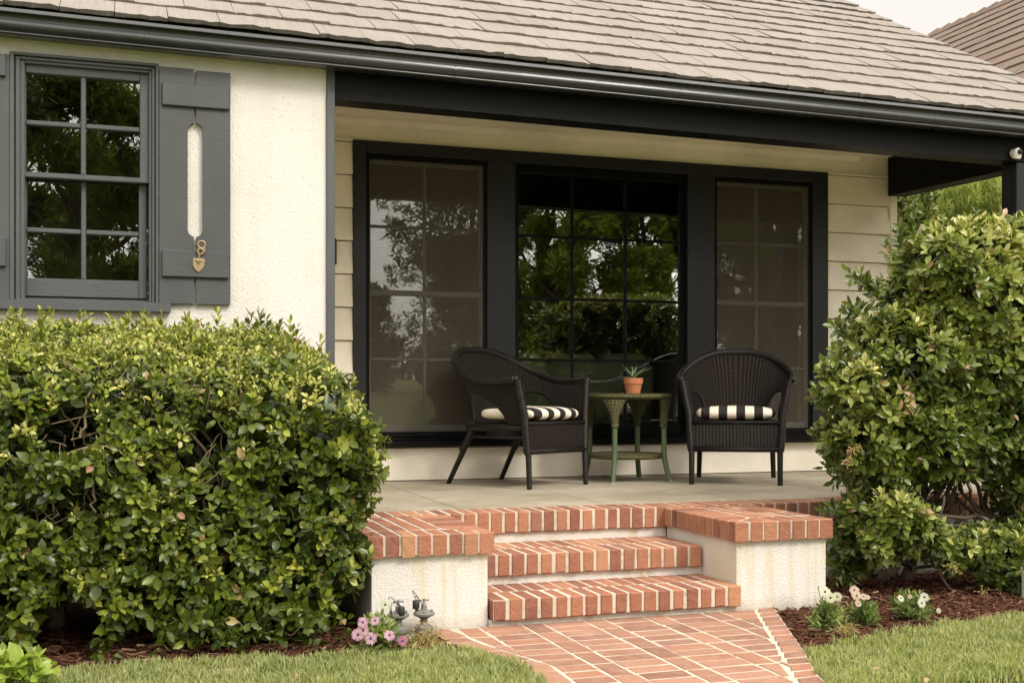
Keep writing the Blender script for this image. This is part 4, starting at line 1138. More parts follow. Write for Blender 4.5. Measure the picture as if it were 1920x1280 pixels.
def sample_one():
    x = random.uniform(-.6, .66); z = random.uniform(.15, .98); y = random.uniform(4.27, 4.36)
    a = Vector((x, y+.06, z)); b = a+Vector((random.gauss(0, .06), random.uniform(-.07, .02), random.uniform(.0, .13)))
    return wander(a, b, 3, .006, .0028, .0016)
left_hedge()
c = G(85, 1215, 0)
def hedge_trunks(): pass

def right_hedge():
    Yc = 4.72
    t = thing('rounded_hedge', (3.9, 4.8, 0), 'tall shaggy rounded hedge beside the porch steps with a few brown leaves', 'hedge')
    E = []
    def ell(px, py, rx, rz, ry, Y=Yc): 
        c = P(px, py, Y); s = 2190/((c.x*ST+Y*CT)); E.append((np.array(c), np.array([rx/s, ry, rz/s])))
    ell(1825, 560, 155, 140, .34); ell(1780, 508, 72, 58, .22); ell(1718, 580, 50, 52, .18); ell(1905, 520, 90, 95, .3)
    ell(1690, 690, 120, 90, .30); ell(1840, 700, 150, 150, .36); ell(1650, 790, 90, 90, .26); ell(1760, 815, 130, 75, .3); ell(1640, 860, 60, 45, .2)
    ell(1885, 805, 90, 75, .33); ell(1655, 975, 68, 55, .2, 4.6); ell(1642, 1005, 52, 34, .16, 4.62); ell(1785, 1028, 62, 24, .14, 4.55); ell(1705, 1000, 45, 26, .12, 4.6)
    ell(1868, 1025, 60, 30, .16, 4.5); ell(1930, 960, 28, 85, .18, 4.7); ell(1905, 1075, 35, 35, .14, 4.4); ell(1985, 640, 110, 190, .35, 4.7); ell(1905, 890, 45, 40, .2, 4.7); ell(1600, 1040, 25, 25, .1, 4.75); ell(1750, 495, 45, 40, .18, 4.6); ell(1800, 490, 80, 62, .26, 4.7); ell(1880, 490, 80, 62, .28, 4.7); ell(1960, 500, 70, 70, .28, 4.8); ell(1590, 720, 38, 34, .14, 4.6); ell(1600, 830, 42, 44, .16, 4.65)
    C = np.array([e[0] for e in E]); Rr = np.array([e[1] for e in E])
    def shell(n, a, b):
        w = (Rr.prod(1))**(2/3); w = w/w.sum(); k = RNG.choice(len(E), n, p=w)
        d = nrm(RNG.normal(size=(n, 3))); p = C[k]+Rr[k]*d*RNG.uniform(a, b, n)[:,None]
        nr = nrm(d/Rr[k])
        ins = (((p[:,None,:]-C[None])/Rr[None])**2).sum(2); ins[np.arange(n), k] = 9
        ok = (ins.min(1) > .55) & (p[:,2] > .03)
        return p[ok], nr[ok]
    parts = []
    p, g = shell(6000, .84, 1.02); p = p+.03*np.stack([snoise(p, .13, 21), snoise(p, .13, 22), snoise(p, .13, 23)], 1); n = len(p)
    k = g[:,1] < .75; p, g = p[k], g[k]; n = len(p)
    D = nrm(g+np.array([0,-.1,.55])+RNG.normal(0, .33, p.shape))
    up = np.clip((p[:,2]-.9)/.7, 0, 1)
    tint = .48+.10*snoise(p, .3, 31)+RNG.normal(0, .06, n)+.15*np.clip(g[:,2]*1.5, 0, 1)+.05*up  # paler facing up and higher: light from above put into the tint
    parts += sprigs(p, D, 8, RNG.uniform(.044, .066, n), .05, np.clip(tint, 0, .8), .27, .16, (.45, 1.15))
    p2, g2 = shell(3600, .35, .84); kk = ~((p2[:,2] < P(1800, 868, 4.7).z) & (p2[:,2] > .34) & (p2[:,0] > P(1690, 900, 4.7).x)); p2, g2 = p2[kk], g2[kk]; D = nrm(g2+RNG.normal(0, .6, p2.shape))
    parts += sprigs(p2, D, 6, RNG.uniform(.04, .06, len(p2)), .06, np.full(len(p2), .25), .27, .06)  # inner sprigs coloured darker to stand in for shade
    # loose shoots on the outline
    so = [(1600,520,-.7,.3),(1618,532,-.4,.2),(1640,545,-.2,.5),(1575,617,-.8,.3),(1590,612,-.2,.7),(1605,575,-.5,.3),(1556,705,-.7,.5),(1565,690,-.4,.6),(1545,750,-.9,.2),(1540,745,-.5,.5),(1552,830,-.8,.1),(1556,872,-.9,-.1),(1580,890,-.6,-.4),(1560,955,-.8,.2),(1562,1005,-.7,.0),(1690,440,-.3,.8),(1662,470,-.5,.6),(1720,430,0,1),(1775,425,0,1),(1822,420,.1,1),(1868,424,0,1),(1905,428,0,1),(1880,1095,.2,-.8),(1895,1120,0,-.9),(1625,905,-.3,-.6),(1640,620,-.5,.4),(1650,600,-.5,.5),(1630,545,-.6,.2),(1595,590,-.8,.1),(1580,1075,-.4,-.6),(1600,1090,-.1,-.7),(1780,1060,.2,-.7),(1790,1040,.4,-.1)]
    sp = np.array([list(P(a, b, 4.6)) for a, b, _, _ in so]); sd = nrm(np.array([[x, -.25, z] for _, _, x, z in so]))
    for off in (0, .045): 
        parts += sprigs(sp-sd*(.03+off), nrm(sd+RNG.normal(0, .15, sd.shape)), 9, RNG.uniform(.05, .07, len(sp)), .09, RNG.uniform(.28, .45, len(sp)), .22, .12, (.4, 1.0))
    # dead brown cluster
    bp = np.array([list(P(a, b, 4.38)) for a, b in ((1690,735),(1700,760),(1685,770),(1708,748))])
    for V, gs in sprigs(bp, nrm(RNG.normal(0,.5,bp.shape)+[0,-.8,-.4]), 4, np.full(4, .05), .03, np.full(4, .5), .2, 0): parts.append((V, [(f, np.full(len(tt), RNG.uniform(.93, 1))) for f, tt in gs]))
    V, gs_ = merge(parts); build_np('foliage', V, gs_, M['shrub leaf'], t)
    ps = []
    tr = [P(1650, 1095, 4.95), P(1700, 1105, 4.95), P(1625, 1080, 5.0), P(1870, 1100, 4.9)]
    for b in tr:
        b = Vector((b.x, b.y, -.04)); tp = b+Vector((random.uniform(-.08,.12), -.05, .28)); ps.append(wander(b, tp, 6, .018, .036, .024))
        for k in range(12):
            e = Vector(C[random.choice([0,1,2,3,4,5,6,7,8,10,13])])+Vector([random.gauss(0, .08) for _ in range(3)])
            ps.append(wander(b.lerp(tp, random.uniform(.4, 1)), e, 8, .025, .016, .004))
    for k in range(60):
        a = P(random.uniform(1690, 1810), random.uniform(900, 985), random.uniform(4.65, 4.95)); b = a+Vector((random.gauss(0, .09), random.gauss(0, .03), random.gauss(.05, .08))); ps.append(wander(a, b, 5, .012, .0035, .0015))
    for (pa, pb) in (((1760,1065),(1785,1118)),((1750,760),(1700,690)),((1900,830),(1870,815)),((1730,960),(1720,1060)),((1770,930),(1765,1010)),((1690,720),(1730,790)),((1830,805),(1890,835))):
        ps.append(wander(P(*pa, 4.5), P(*pb, 4.45), 5, .008, .006, .004))
    twigs(ps, 'branches', M['bark'], t)
    # greenish flower buds hanging near the bed
    for px, py in ((1845,1112),(1880,1120),(1790,1065),(1600,845),(1590,865)):
        m = MB(); c = P(px, py, 4.35)
        for i in range(22):
            q = c+Vector((random.gauss(0,.022), random.gauss(0,.015), random.gauss(0,.014))); m.lathe([(0,-.0045),(.0042,0),(0,.0045)], q, 5)
            m.tube([q, c+Vector((0,.01,.01))], .0007, 3, cap=False)
        m.build('flower_buds', M['dry leaf'], t)
    return t
right_hedge()

# shrubs beyond the porch
def needle_shrub(name, label, c, rx, rz, n, seed, group=None):
    rng = np.random.default_rng(seed); t = thing(name, (c[0], c[1], 0), label, 'shrub', group)
    d = nrm(rng.normal(size=(n, 3))); p = np.array(c)+d*np.array([rx, rx, rz])*rng.uniform(.35, 1.03, n)[:,None]**.7
    p += .09*np.stack([snoise(p, .3, seed+1), snoise(p, .3, seed+2), snoise(p, .3, seed+3)], 1); p = p[p[:,2] > .1]; n = len(p)
    D = nrm(d[:n]*np.array([.6,.6,.5])+[0,0,.9]+rng.normal(0, .25, (n,3)))
    parts = sprigs(p, D, 13, rng.uniform(.08, .12, n), .14, np.clip(.38+.12*snoise(p, .35, seed+5), 0, .7), .05, .45, (.25, .9), rng=rng)
    V, g = merge(parts); build_np('foliage', V, g, M['feather leaf'], t, smooth=False)
    ps = [wander((c[0], c[1], -.05), (c[0]+random.uniform(-.2,.2), c[1], c[2]), 5, .03, .04, .02)]
    for k in range(16): ps.append(wander((c[0], c[1], c[2]*.5), Vector(c)+Vector((random.uniform(-rx,rx)*.8, random.uniform(-rx,rx)*.8, random.uniform(-.3,.8)*rz)), 5, .03, .014, .004))
    twigs(ps, 'branches', M['bark'], t)
YB_ = 10.2
for i, (px, py, Y, rx, rz, lab) in enumerate(((1790, 415, 10.2, .52, .66, 'feathery pale green shrub beyond the porch, nearest the cream siding'), (1880, 420, 9.9, .48, .62, 'feathery yellow tipped shrub beyond the porch, cut off by the black post'), (1735, 440, 10.6, .42, .42, 'low feathery shrub glimpsed between the other two feathery ones'))):
    needle_shrub('feathery_shrub', lab, tuple(P(px, py, Y)), rx, rz, 900, 50+i*7, 'feathery shrubs beyond the porch')
def leafy_shrub():
    c = np.array(P(1697, 425, 9.4)); rng = np.random.default_rng(77); t = thing('leafy_shrub', (c[0], c[1], 0), 'dark leafy shrub right against the end of the siding', 'shrub')
    n = 420; d = nrm(rng.normal(size=(n,3))); p = c+d*np.array([.30,.3,.40])*rng.uniform(.5, 1, n)[:,None]
    V, g = merge(sprigs(p, nrm(d+[0,0,.7]+rng.normal(0,.3,d.shape)), 7, rng.uniform(.07,.10,n), .1, np.full(n, .5), .2, .2, (.4,1.0), rng=rng)); build_np('foliage', V, g, M['shrub leaf'], t)
    twigs([wander((c[0], c[1], -.05), c, 5, .03, .03, .015)]+[wander((c[0], c[1], c[2]*.6), Vector(c)+Vector([random.gauss(0,.2) for _ in range(3)]), 5, .02, .01, .004) for _ in range(8)], 'branches', M['bark'], t)
leafy_shrub()

# neighbour's house
def neighbour():
    t = thing('neighbour_house', (14, 17, 0), 'neighbouring house with brown shingle roof and tan wall behind the porch', 'house')
    xr, xe = 14.0, 9.6; zr = P(1840, 24, 16.5).z; xr = P(1840, 24, 16.5).x; tn = .72; ze = zr-tn*(xr-xe); Ya, Yb = 2.0, P(1757, 57, 16.5).y+3.5
    # far end set so that the ridge meets our roof edge
    Yb = None
    for yy in np.arange(10, 40, .1):
        d = xr*ST+yy*CT; px = CX+F*(xr*CT-yy*ST)/d
        if px < 1752: Yb = yy; break
    m = MB(); e = .40; ct = 1/math.hypot(1, tn); sn = tn*ct; Ltot = (xr-xe)/ct; k = 0
    while k*e < Ltot:
        y = Ya-.3*(k % 2)*.5
        while y < Yb:
            w = random.choice([.3,.3,.42,.22]); y2 = min(y+w, Yb); s0, s1 = k*e-.004, min(k*e+e+.05, Ltot); h0 = .022+random.uniform(0,.012); 
            def pt(s, h, yy): return (xe+s*ct-h*sn, yy, ze+s*sn+h*ct)
            m.add([pt(s0,0,y+.004),pt(s0,0,y2-.004),pt(s0,h0,y+.004),pt(s0,h0,y2-.004),pt(s1,.004,y+.004),pt(s1,.004,y2-.004)], [(1,0,2,3),(3,2,4,5),(0,4,2),(1,3,5)], random.random()); y = y2
        k += 1
    o = m.build('roof', M['shingle'], t)
    m = MB(); y = Ya
    while y < Yb:
        m.hexa([(xr-.16,y,zr-.09),(xr+.16,y,zr-.09),(xr+.16,y+.33,zr-.09),(xr-.16,y+.33,zr-.09),(xr-.03,y,zr+.06),(xr+.03,y,zr+.06),(xr+.03,y+.33,zr+.015),(xr-.03,y+.33,zr+.015)], random.random()); y += .3
    m.build('ridge_cap', M['shingle'], o)
    m = MB(); xw = xe+.45; m.box(xw, 2*xr-xw, Ya+.3, Yb-.3, -.1, ze+.3*tn-.06)
    m.add([(xw,Yb-.31,ze+.2),(2*xr-xw,Yb-.31,ze+.2),(xr,Yb-.31,zr-.15)], [(0,1,2)]); m.add([(xe,Ya,ze-.01),(xr,Ya,zr-.02),(xr,Yb,zr-.02),(xe,Yb,ze-.01),(2*xr-xe,Ya,ze-.01),(2*xr-xe,Yb,ze-.01)], [(0,1,2,3),(1,4,5,2)])
    m.build('wall', M['tan wall'], t)
neighbour()

# ---------------------------------------------------------------- lawn, mulch
LAWN_L = [(0,1264),(60,1268),(130,1258),(240,1246),(420,1236),(640,1228),(800,1217),(868,1214)]
LAWN_R = [(1517,1222),(1560,1212),(1620,1197),(1700,1181),(1780,1168),(1850,1160),(1920,1153)]
WL = [G(*q) for q in LAWN_L]; WR = [G(*q) for q in LAWN_R]
WL = [Vector((-2.8, WL[0].y-.1, 0))]+WL; WR = WR+[Vector((6.5, WR[-1].y+.25, 0))]
def edge_y(W, x): return np.interp(x, [w.x for w in W], [w.y for w in W])
def grass():
    rng = np.random.default_rng(5)
    def zone(n, x0, x1, y0, y1, side):
        p = np.stack([rng.uniform(x0, x1, n), rng.uniform(y0, y1, n)], 1)
        W = WL if side < 0 else WR
        e = edge_y(W, p[:,0])+.018*np.sin(p[:,0]*31)+.012*np.sin(p[:,0]*77)
        if side < 0:
            xm = np.interp(p[:,1], [q[1] for q in PL[::-1]], [q[0] for q in PL[::-1]])+.004+.01*np.sin(p[:,1]*40); ok = (p[:,1] < e) & (p[:,0] < xm)
        else:
            xm = np.interp(p[:,1], [q[1] for q in PR[::-1]], [q[0] for q in PR[::-1]])-.004+.01*np.sin(p[:,1]*43); ok = (p[:,1] < e) & (p[:,0] > xm)
        return p[ok]
    p = np.concatenate([zone(42000, -.6, 1.3, 3.2, 4.2, -1), zone(9000, -2.8, 1.3, 1.9, 3.2, -1), zone(2500, -2.8, -.6, 3.2, 4.0, -1), zone(56000, 1.95, 3.9, 3.1, 4.6, 1), zone(9000, 1.95, 6.5, 1.9, 3.1, 1), zone(6000, 3.9, 6.5, 3.1, 5.0, 1)])
    n = len(p); P3 = np.concatenate([p, np.full((n,1), -.012)], 1)
    h = rng.uniform(.022, .044, n)*(1+.25*snoise(P3, .12, 61)); az = rng.uniform(0, 6.283, n); lean = np.abs(rng.normal(.35, .28, n))
    d = np.stack([np.cos(az), np.sin(az), np.zeros(n)], 1); w = rng.uniform(.0018, .0034, n)
    pa = az+rng.normal(1.57, .5, n); s = np.stack([np.cos(pa), np.sin(pa), np.zeros(n)], 1)
    V = np.zeros((n,5,3)); up = np.array([0,0,1.])
    V[:,0] = P3-s*w[:,None]; V[:,1] = P3+s*w[:,None]
    mid = P3+up*(h*.6)[:,None]+d*(h*lean*.35)[:,None]; V[:,2] = mid-s*(w*.85)[:,None]; V[:,3] = mid+s*(w*.85)[:,None]
    V[:,4] = P3+up*(h*np.cos(lean*.6))[:,None]+d*(h*lean)[:,None]
    base = (np.arange(n)*5)[:,None]
    t = np.clip(.50+.10*snoise(P3, .25, 71)+.10*snoise(P3, .05, 72)+rng.normal(0, .24, n), 0, 1)
    o = build_np('lawn_grass', V.reshape(-1,3), [(base+np.array([[0,1,3,2]]), t), (base+np.array([[2,3,4]]), t)], M['grass blade'], smooth=False)
    tag(o, kind='stuff')
grass()
def mulch():
    rng = np.random.default_rng(8)
    def zone(n, x0, x1, y0, y1):
        return np.stack([rng.uniform(x0, x1, n), rng.uniform(y0, y1, n)], 1)
    a = zone(9000, -1.0, 1.16, 3.75, 5.0); a = a[(a[:,1] > edge_y(WL, a[:,0])-.03) & ~((a[:,0] > XL0-.02) & (a[:,1] > 4.38)) & (a[:,0] < np.interp(a[:,1], [q[1] for q in PL[::-1]], [q[0] for q in PL[::-1]])-.0)]
    b = zone(19000, 2.2, 5.6, 3.5, 5.05); b = b[(b[:,1] > edge_y(WR, b[:,0])-.03) & ~((b[:,0] < XR1+.01) & (b[:,1] > 4.39)) & (b[:,0] > np.interp(b[:,1], [q[1] for q in PR[::-1]], [q[0] for q in PR[::-1]])+.0)]
    p = np.concatenate([a, b]); n = len(p)
    O = np.concatenate([p, (-.018+np.abs(rng.normal(0, .010, n))+.012*snoise(np.concatenate([p, np.zeros((n,1))], 1), .15, 5))[:,None]], 1)
    az = rng.uniform(0, 6.283, n); el = rng.normal(0, .22, n); D = np.stack([np.cos(az)*np.cos(el), np.sin(az)*np.cos(el), np.sin(el)], 1)
    S = nrm(np.cross(D, np.array([0,0,1.])+rng.normal(0,.35,(n,3)))); N = np.cross(S, D)
    L = rng.uniform(.012, .055, n); w = rng.uniform(.0012, .0045, n); h = w*rng.uniform(.4, .8, n)
    V = np.zeros((n,8,3)); k = 0
    for a_ in (-1,1):
        for b_ in (-1,1):
            for c_ in (-1,1):
                V[:,k] = O+D*(a_*L/2)[:,None]+S*(b_*w*(1 if a_ < 0 else .6))[:,None]+N*(c_*h)[:,None]; k += 1
    base = (np.arange(n)*8)[:,None]; t = np.clip(rng.normal(.5, .22, n), 0, 1)
    fs = [(0,1,3,2),(4,6,7,5),(0,4,5,1),(2,3,7,6),(1,5,7,3)]
    tag(build_np('bark_mulch', V.reshape(-1,3), [(np.concatenate([base+np.array([f]) for f in fs]), np.tile(t, 5))], M['mulch'], smooth=False), kind='stuff')
mulch()

# ---------------------------------------------------------------- bedding flowers
def flower(mb_p, mb_c, c, nrm_, r, npet=14):
    nrm_ = Vector(nrm_).normalized(); a = nrm_.orthogonal().normalized(); b = nrm_.cross(a)
    for i in range(npet):
        an = 2*math.pi*i/npet+random.uniform(-.06,.06); d = a*math.cos(an)+b*math.sin(an); s = nrm_.cross(d); w = r*.2; rr = r*random.uniform(.9,1.06)
        mb_p.add([c+d*r*.12, c+d*rr*.55-s*w+nrm_*r*.06, c+d*rr*.55+s*w+nrm_*r*.06, c+d*rr-s*w*.55+nrm_*r*.02, c+d*rr+s*w*.55+nrm_*r*.02], [(0,2,1),(1,2,4,3)], random.random())
    vs = [c+nrm_*r*.16]+[c+(a*math.cos(k*.785)+b*math.sin(k*.785))*r*.2+nrm_*r*.1 for k in range(8)]
    mb_c.add(vs, [(0, 1+k, 1+(k+1)%8) for k in range(8)]+[tuple(range(8,0,-1))])
def daisy(label, foot, rad, hgt, flowers, seed, n=60, group='daisy plants in the beds', tint=.55):
    """flowers: (px, py, Y, petal material, size)"""
    rng = np.random.default_rng(seed); t = thing('daisy_plant', (foot[0], foot[1], -.01), label, 'flower', group)
    d = nrm(rng.normal(size=(n,3))+[0,0,.7]); d[:,2] = np.abs(d[:,2]); p = np.array([foot[0], foot[1], 0.0])+d*np.array([rad, rad, hgt])*rng.uniform(.35, 1.0, n)[:,None]
    D = nrm(d*.8+[0,0,.7]+rng.normal(0,.25,(n,3)))
    V, g = merge(sprigs(p-D*.03, D, 8, rng.uniform(.026,.042,n), .05, np.clip(rng.normal(tint,.13,n),0,.8), .16, .2, (.4,1.0), rng=rng)); build_np('foliage', V, g, M['daisy leaf'], t)
    ps = [([Vector((foot[0], foot[1], -.02)), Vector((foot[0], foot[1], 0)).lerp(Vector(q), .5)+Vector((0,0,.01)), Vector(q)], [.003,.0022,.0018]) for q in p[:40]]
    fl = []
    for (px, py, Y, mt, s) in flowers:
        c = P(px, py, Y); fl.append((c, mt, s)); ps.append(([Vector((foot[0], foot[1], 0)), Vector((foot[0]*.5+c.x*.5, foot[1]*.4+c.y*.6+.012, c.z*.65)), c+Vector((0,.004,-.002))], [.002,.0017,.0014]))
    twigs(ps, 'stems', M['green paint'], t, 5)
    for c, mt, s in fl:
        m1, m2 = MB(), MB(); flower(m1, m2, c, (random.uniform(-.45,.2), -.9, random.uniform(.15,.7)), s)
        f = m1.build('flower', M[mt], t); m2.build('flower_eye', M['flower eye'], f)
c = G(705, 1222, 0); Yq = 4.12
daisy('pink daisy plant in the left bed in front of the sprinkler valves', (PX(712, 4.12), 4.12), .10, .12, [(671,1189,4.00,'pink petal',.0205*1.12),(681,1181,4.00,'pink petal',.019*1.12),(695,1196,4.00,'pink petal',.0205*1.12),(730,1190,4.00,'pink petal',.018*1.12),(703,1163,4.00,'pink petal',.015*1.12),(680,1166,4.00,'pink petal',.017*1.12),(755,1201,4.00,'magenta petal',.019),(722,1133,4.15,'white petal',.017*1.22)], 91, 95)
daisy('white daisy plant growing against the right pier', (PX(1551, 3.93), 3.93), .075, .105, [(1547,1109,3.86,'white petal',.0185*1.22),(1557,1120,3.84,'white petal',.018*1.22),(1570,1118,3.87,'white petal',.0155*1.22),(1529,1124,3.9,'white petal',.010*1.22),(1535,1100,3.95,'daisy leaf',.004)], 92, 58, tint=.58)
daisy('blush pink daisy plant, middle of the three in the right bed', (PX(1617, 3.97), 3.97), .075, .10, [(1602,1106,3.9,'blush petal',.0165*1.22),(1606,1116,3.88,'blush petal',.0165*1.22),(1619,1118,3.9,'blush petal',.012*1.22),(1609,1131,3.87,'blush petal',.011*1.22),(1627,1119,3.92,'white petal',.008*1.22)], 93, 50, tint=.46)
daisy('white daisy plant nearest the lawn edge, last of the three in the right bed', (PX(1708, 4.02), 4.02), .09, .10, [(1733,1119,3.95,'white petal',.0165*1.22),(1728,1130,3.92,'white petal',.0165*1.22),(1689,1121,3.95,'white petal',.013*1.22),(1760,1144,3.95,'white petal',.009*1.22),(1706,1118,3.97,'blush petal',.008*1.22)], 94, 62, tint=.5)
def dry(label, foot, rad, hgt, seed, n=45):
    rng = np.random.default_rng(seed); t = thing('withered_plant', (foot[0], foot[1], -.01), label, 'dead plant', 'withered plants in the beds')
    d = nrm(rng.normal(size=(n,3))); d[:,2] = np.abs(d[:,2]); p = np.array([foot[0], foot[1], 0])+d*np.array([rad,rad,hgt])*rng.uniform(.3,1,n)[:,None]
    V, g = merge(sprigs(p, nrm(rng.normal(0,.6,(n,3))+[0,0,-.5]), 5, rng.uniform(.02,.035,n), .03, rng.uniform(.1,.9,n), .12, .1, (.5,1.3), rng=rng)); build_np('dry_leaves', V, g, M['dry leaf'], t)
    twigs([wander((foot[0]+rng.normal(0,.02), foot[1]+rng.normal(0,.02), -.02), q, 5, .010, .0022, .0014) for q in p], 'dry_stems', M['dry leaf'], t, 4)
dry('withered tan stalks beside the raised sprinkler valve', (PX(795, 4.08), 4.08), .075, .10, 95, 62)
dry('small withered curled plant in front of the blush pink daisies', (PX(1583, 3.84), 3.84), .06, .045, 96, 30)
def lime():
    c = Vector((PX(22, 3.86), 3.86, 0)); rng = np.random.default_rng(99); t = thing('broadleaf_plant', c, 'lime green broad leaved plant at the left lawn corner', 'plant')
    n = 34; d = nrm(rng.normal(size=(n,3))+[0,0,.8]); d[:,2] = np.abs(d[:,2]); p = np.array(c)+d*np.array([.10,.08,.10])*rng.uniform(.3,1,n)[:,None]
    V, g = merge(sprigs(p, nrm(d+[0,-.2,.5]), 5, rng.uniform(.05,.075,n), .04, rng.uniform(.25,.7,n), .3, .2, (.4,1.1), rng=rng)); build_np('foliage', V, g, M['lime leaf'], t)
lime()
# dropped leaves on the lawn and the bed
def fallen():
    rng = np.random.default_rng(3); pts = [G(a, b, .022) for a, b in ((1590,1237),(1740,1270),(1650,1250),(420,1255),(560,1262),(100,1262),(1850,1240))]
    for p, lab in zip(pts, ('tan fallen leaf lying on the lawn beside the brick path', 'pale fallen leaf at the bottom of the right lawn', 'curled tan leaf on the right lawn between the two other leaves', 'small brown leaf on the left lawn under the hedge', 'brown fallen leaf on the left lawn nearest the path', 'curled brown leaf by the lime green plant', 'tan leaf on the right lawn nearest the metal post')):
        O = np.array([p]); V, g = leaf_mesh(O, nrm(rng.normal(size=(1,3))*[1,1,.1]), np.array([[.2,-.2,1.]]), np.array([.032]), np.array([.009]), np.array([.3]), np.array([.95])); tag(build_np('fallen_leaf', V, g, M['hedge leaf']), lab, 'leaf', 'fallen leaves on the lawn')
fallen()

# ---------------------------------------------------------------- trees across the street (seen mirrored in the panes)
def tree(x, y, h, rx, n, seed, label, mt='pine leaf', trunk=.16, low=.25, tint=.45, leaf=.24):
    zg_ = 1.4*smooth((-y-6)/22)
    rng = np.random.default_rng(seed); t = thing('street_tree', (x, y, zg_-.1), label, 'tree', 'trees across the street mirrored in the panes')
    nb = 26; bl = []
    for i in range(nb):
        k = low+(1-low)*rng.random()**.8; an = rng.uniform(0, 6.283); rr = rx*(math.sin(min(1, (k-low*.6)/(1-low*.6))*math.pi*.9)*.9+.12)*rng.uniform(.35, 1)
        bl.append((np.array([x+rr*math.cos(an), y+rr*math.sin(an), zg_+h*k]), rng.uniform(.5, 1.1)*rx*.32))
    Ps = []
    for c, r in bl:
        m_ = int(n*1.5)//nb; d = nrm(rng.normal(size=(m_,3))); Ps.append(c+d*r*np.array([1,1,.75])*rng.uniform(.4, 1.05, m_)[:,None])
    p = np.concatenate(Ps); N_ = len(p)
    V, g = merge(sprigs(p, nrm(rng.normal(size=(N_,3))+[0,0,.6]), 7, rng.uniform(.6,1.2,N_)*leaf, leaf*.9, np.clip(rng.normal(tint,.15,N_),0,1), .11, .25, (.3,1.0), rng=rng)); build_np('crown', V, g, M[mt], t, smooth=False)
    ps = [wander((x,y,zg_-.2), (x+rng.normal(0,.2), y, zg_+h*.8), 7, .06, trunk, trunk*.3)]
    for c, r in bl[:18]: ps.append(wander((x, y, zg_+h*max(.18, (c[2]-zg_)/h-.22)), c, 5, .08, trunk*.35, trunk*.1))
    twigs(ps, 'trunk', M['bark'], t, 8)
for i, a in enumerate(((9.8,-11.6,6.4,1.7,3600,'tall tree mirrored in the middle porch pane, nearest the house','street leaf',.16,.06), (12.2,-12.2,6.6,2.0,3800,'broad tree mirrored at the right of the middle pane','street leaf',.16,.05), (11.0,-16.5,8.5,3.6,2600,'dark tree behind the two bright ones mirrored in the middle pane','pine leaf',.2,.02), (15.2,-11.2,7.2,2.1,3600,'wide tree mirrored in the right porch pane','street leaf',.16,.04), (17.5,-15,8.5,3.2,2200,'dark tree behind the wide one mirrored in the right pane','pine leaf',.2,.02), (8.35,-15.0,8.5,1.6,800,'loose open tree mirrored against sky in the screened pane'), (-.95,-12,6.4,2.0,4000,'dense dark tree mirrored in the small left window','street leaf',.12,.04,.08), (-3.4,-9.5,9,2.2,1500,'leaning dark tree at the far left across the street'), (-.4,-17,5.2,2.8,2200,'dark low tree behind the dense one mirrored in the small left window','pine leaf',.2,.03), (11,-22,7,3.4,900,'rounded tree set far back across the street'), (7.1,-20,3.0,.9,700,'low round bush mirrored at the lower left of the screened pane','pine leaf',.08,.03), (10.5,-31,2.2,2.6,900,'low distant tree on the skyline across the street','pine leaf',.1,.02), (15.5,-31,2.0,3.4,900,'second low distant tree on the skyline, wider and further right','pine leaf',.1,.02), (20,-16,9,3.2,900,'last big tree at the far right across the street'))):
    tree(*a[:5], 200+i, a[5], *a[6:])

# ---------------------------------------------------------------- light, sky, camera
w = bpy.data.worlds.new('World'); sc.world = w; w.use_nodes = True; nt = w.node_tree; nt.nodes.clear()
SUN_EL, SUN_AZ = R(42), math.atan2(.42, -.80)
def wn(t, **k):
    n = nt.nodes.new('ShaderNode'+t)
    for a, b in k.items(): setattr(n, a, b)
    return n
L = nt.links.new
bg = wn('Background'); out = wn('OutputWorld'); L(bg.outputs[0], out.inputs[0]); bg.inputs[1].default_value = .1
sky = wn('TexSky', sky_type='NISHITA', sun_disc=False); sky.sun_elevation = SUN_EL; sky.sun_rotation = SUN_AZ; sky.dust_density = 3.0
tc = wn('TexCoord'); sp = wn('SeparateXYZ'); L(tc.outputs['Generated'], sp.inputs[0])
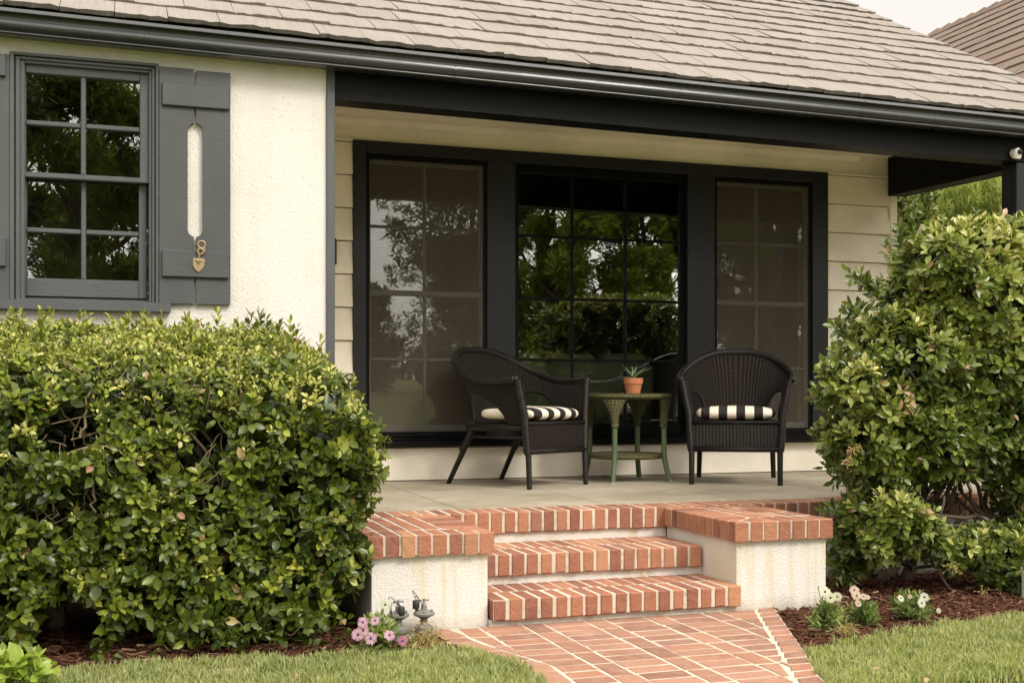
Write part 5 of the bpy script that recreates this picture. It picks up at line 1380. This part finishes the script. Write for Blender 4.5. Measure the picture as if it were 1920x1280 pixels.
# even cloud deck: a little brighter overhead and towards the veiled sun
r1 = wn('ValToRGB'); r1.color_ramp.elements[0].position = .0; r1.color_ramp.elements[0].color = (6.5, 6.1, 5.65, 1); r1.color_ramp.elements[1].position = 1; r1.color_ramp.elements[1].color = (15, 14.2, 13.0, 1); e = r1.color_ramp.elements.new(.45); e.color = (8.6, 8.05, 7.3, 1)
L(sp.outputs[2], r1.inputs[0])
dt = wn('VectorMath', operation='DOT_PRODUCT'); L(tc.outputs['Generated'], dt.inputs[0]); sd = Vector((math.sin(SUN_AZ)*math.cos(SUN_EL), math.cos(SUN_AZ)*math.cos(SUN_EL), math.sin(SUN_EL))); dt.inputs[1].default_value = sd
mr = wn('MapRange'); L(dt.outputs['Value'], mr.inputs[0]); mr.inputs[1].default_value = -.05; mr.inputs[2].default_value = 1; mr.inputs[3].default_value = 0; mr.inputs[4].default_value = 1
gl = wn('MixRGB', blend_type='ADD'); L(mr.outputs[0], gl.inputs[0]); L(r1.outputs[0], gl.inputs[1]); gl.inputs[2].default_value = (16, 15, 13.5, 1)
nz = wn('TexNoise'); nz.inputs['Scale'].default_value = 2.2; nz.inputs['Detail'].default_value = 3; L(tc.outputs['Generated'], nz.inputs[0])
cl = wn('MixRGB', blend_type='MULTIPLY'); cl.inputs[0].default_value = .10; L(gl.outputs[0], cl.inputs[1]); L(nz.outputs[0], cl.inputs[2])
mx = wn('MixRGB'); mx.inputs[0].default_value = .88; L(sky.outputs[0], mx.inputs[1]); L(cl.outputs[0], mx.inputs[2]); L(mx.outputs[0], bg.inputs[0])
sl = bpy.data.lights.new('sun', 'SUN'); sl.energy = 1.5; sl.angle = R(14); sl.color = (1, .945, .87)
so = bpy.data.objects.new('sun', sl); COL.objects.link(so); so.rotation_euler = (-sd).to_track_quat('-Z', 'Y').to_euler(); so.location = (6, -8, 9)
cam = bpy.data.cameras.new('camera'); co = bpy.data.objects.new('camera', cam); COL.objects.link(co)
co.location = (0, 0, ZC); co.rotation_euler = (R(90), 0, -TH); cam.sensor_width = 36; cam.lens = 36*F/1920; cam.shift_y = 100/1920; cam.clip_end = 600; cam.clip_start = .05
sc.camera = co
vs_ = sc.view_settings; vs_.view_transform = 'Standard'; vs_.look = 'None'; vs_.exposure = .55; vs_.gamma = 1
cy = sc.cycles; cy.use_denoising = True; cy.max_bounces = 8; cy.transparent_max_bounces = 12; cy.diffuse_bounces = 4; cy.glossy_bounces = 4; cy.sample_clamp_indirect = 6; cy.use_adaptive_sampling = True; cy.adaptive_threshold = .012
try: cy.denoiser = 'OPENIMAGEDENOISE'; cy.denoising_input_passes = 'RGB_ALBEDO_NORMAL'
except Exception: pass
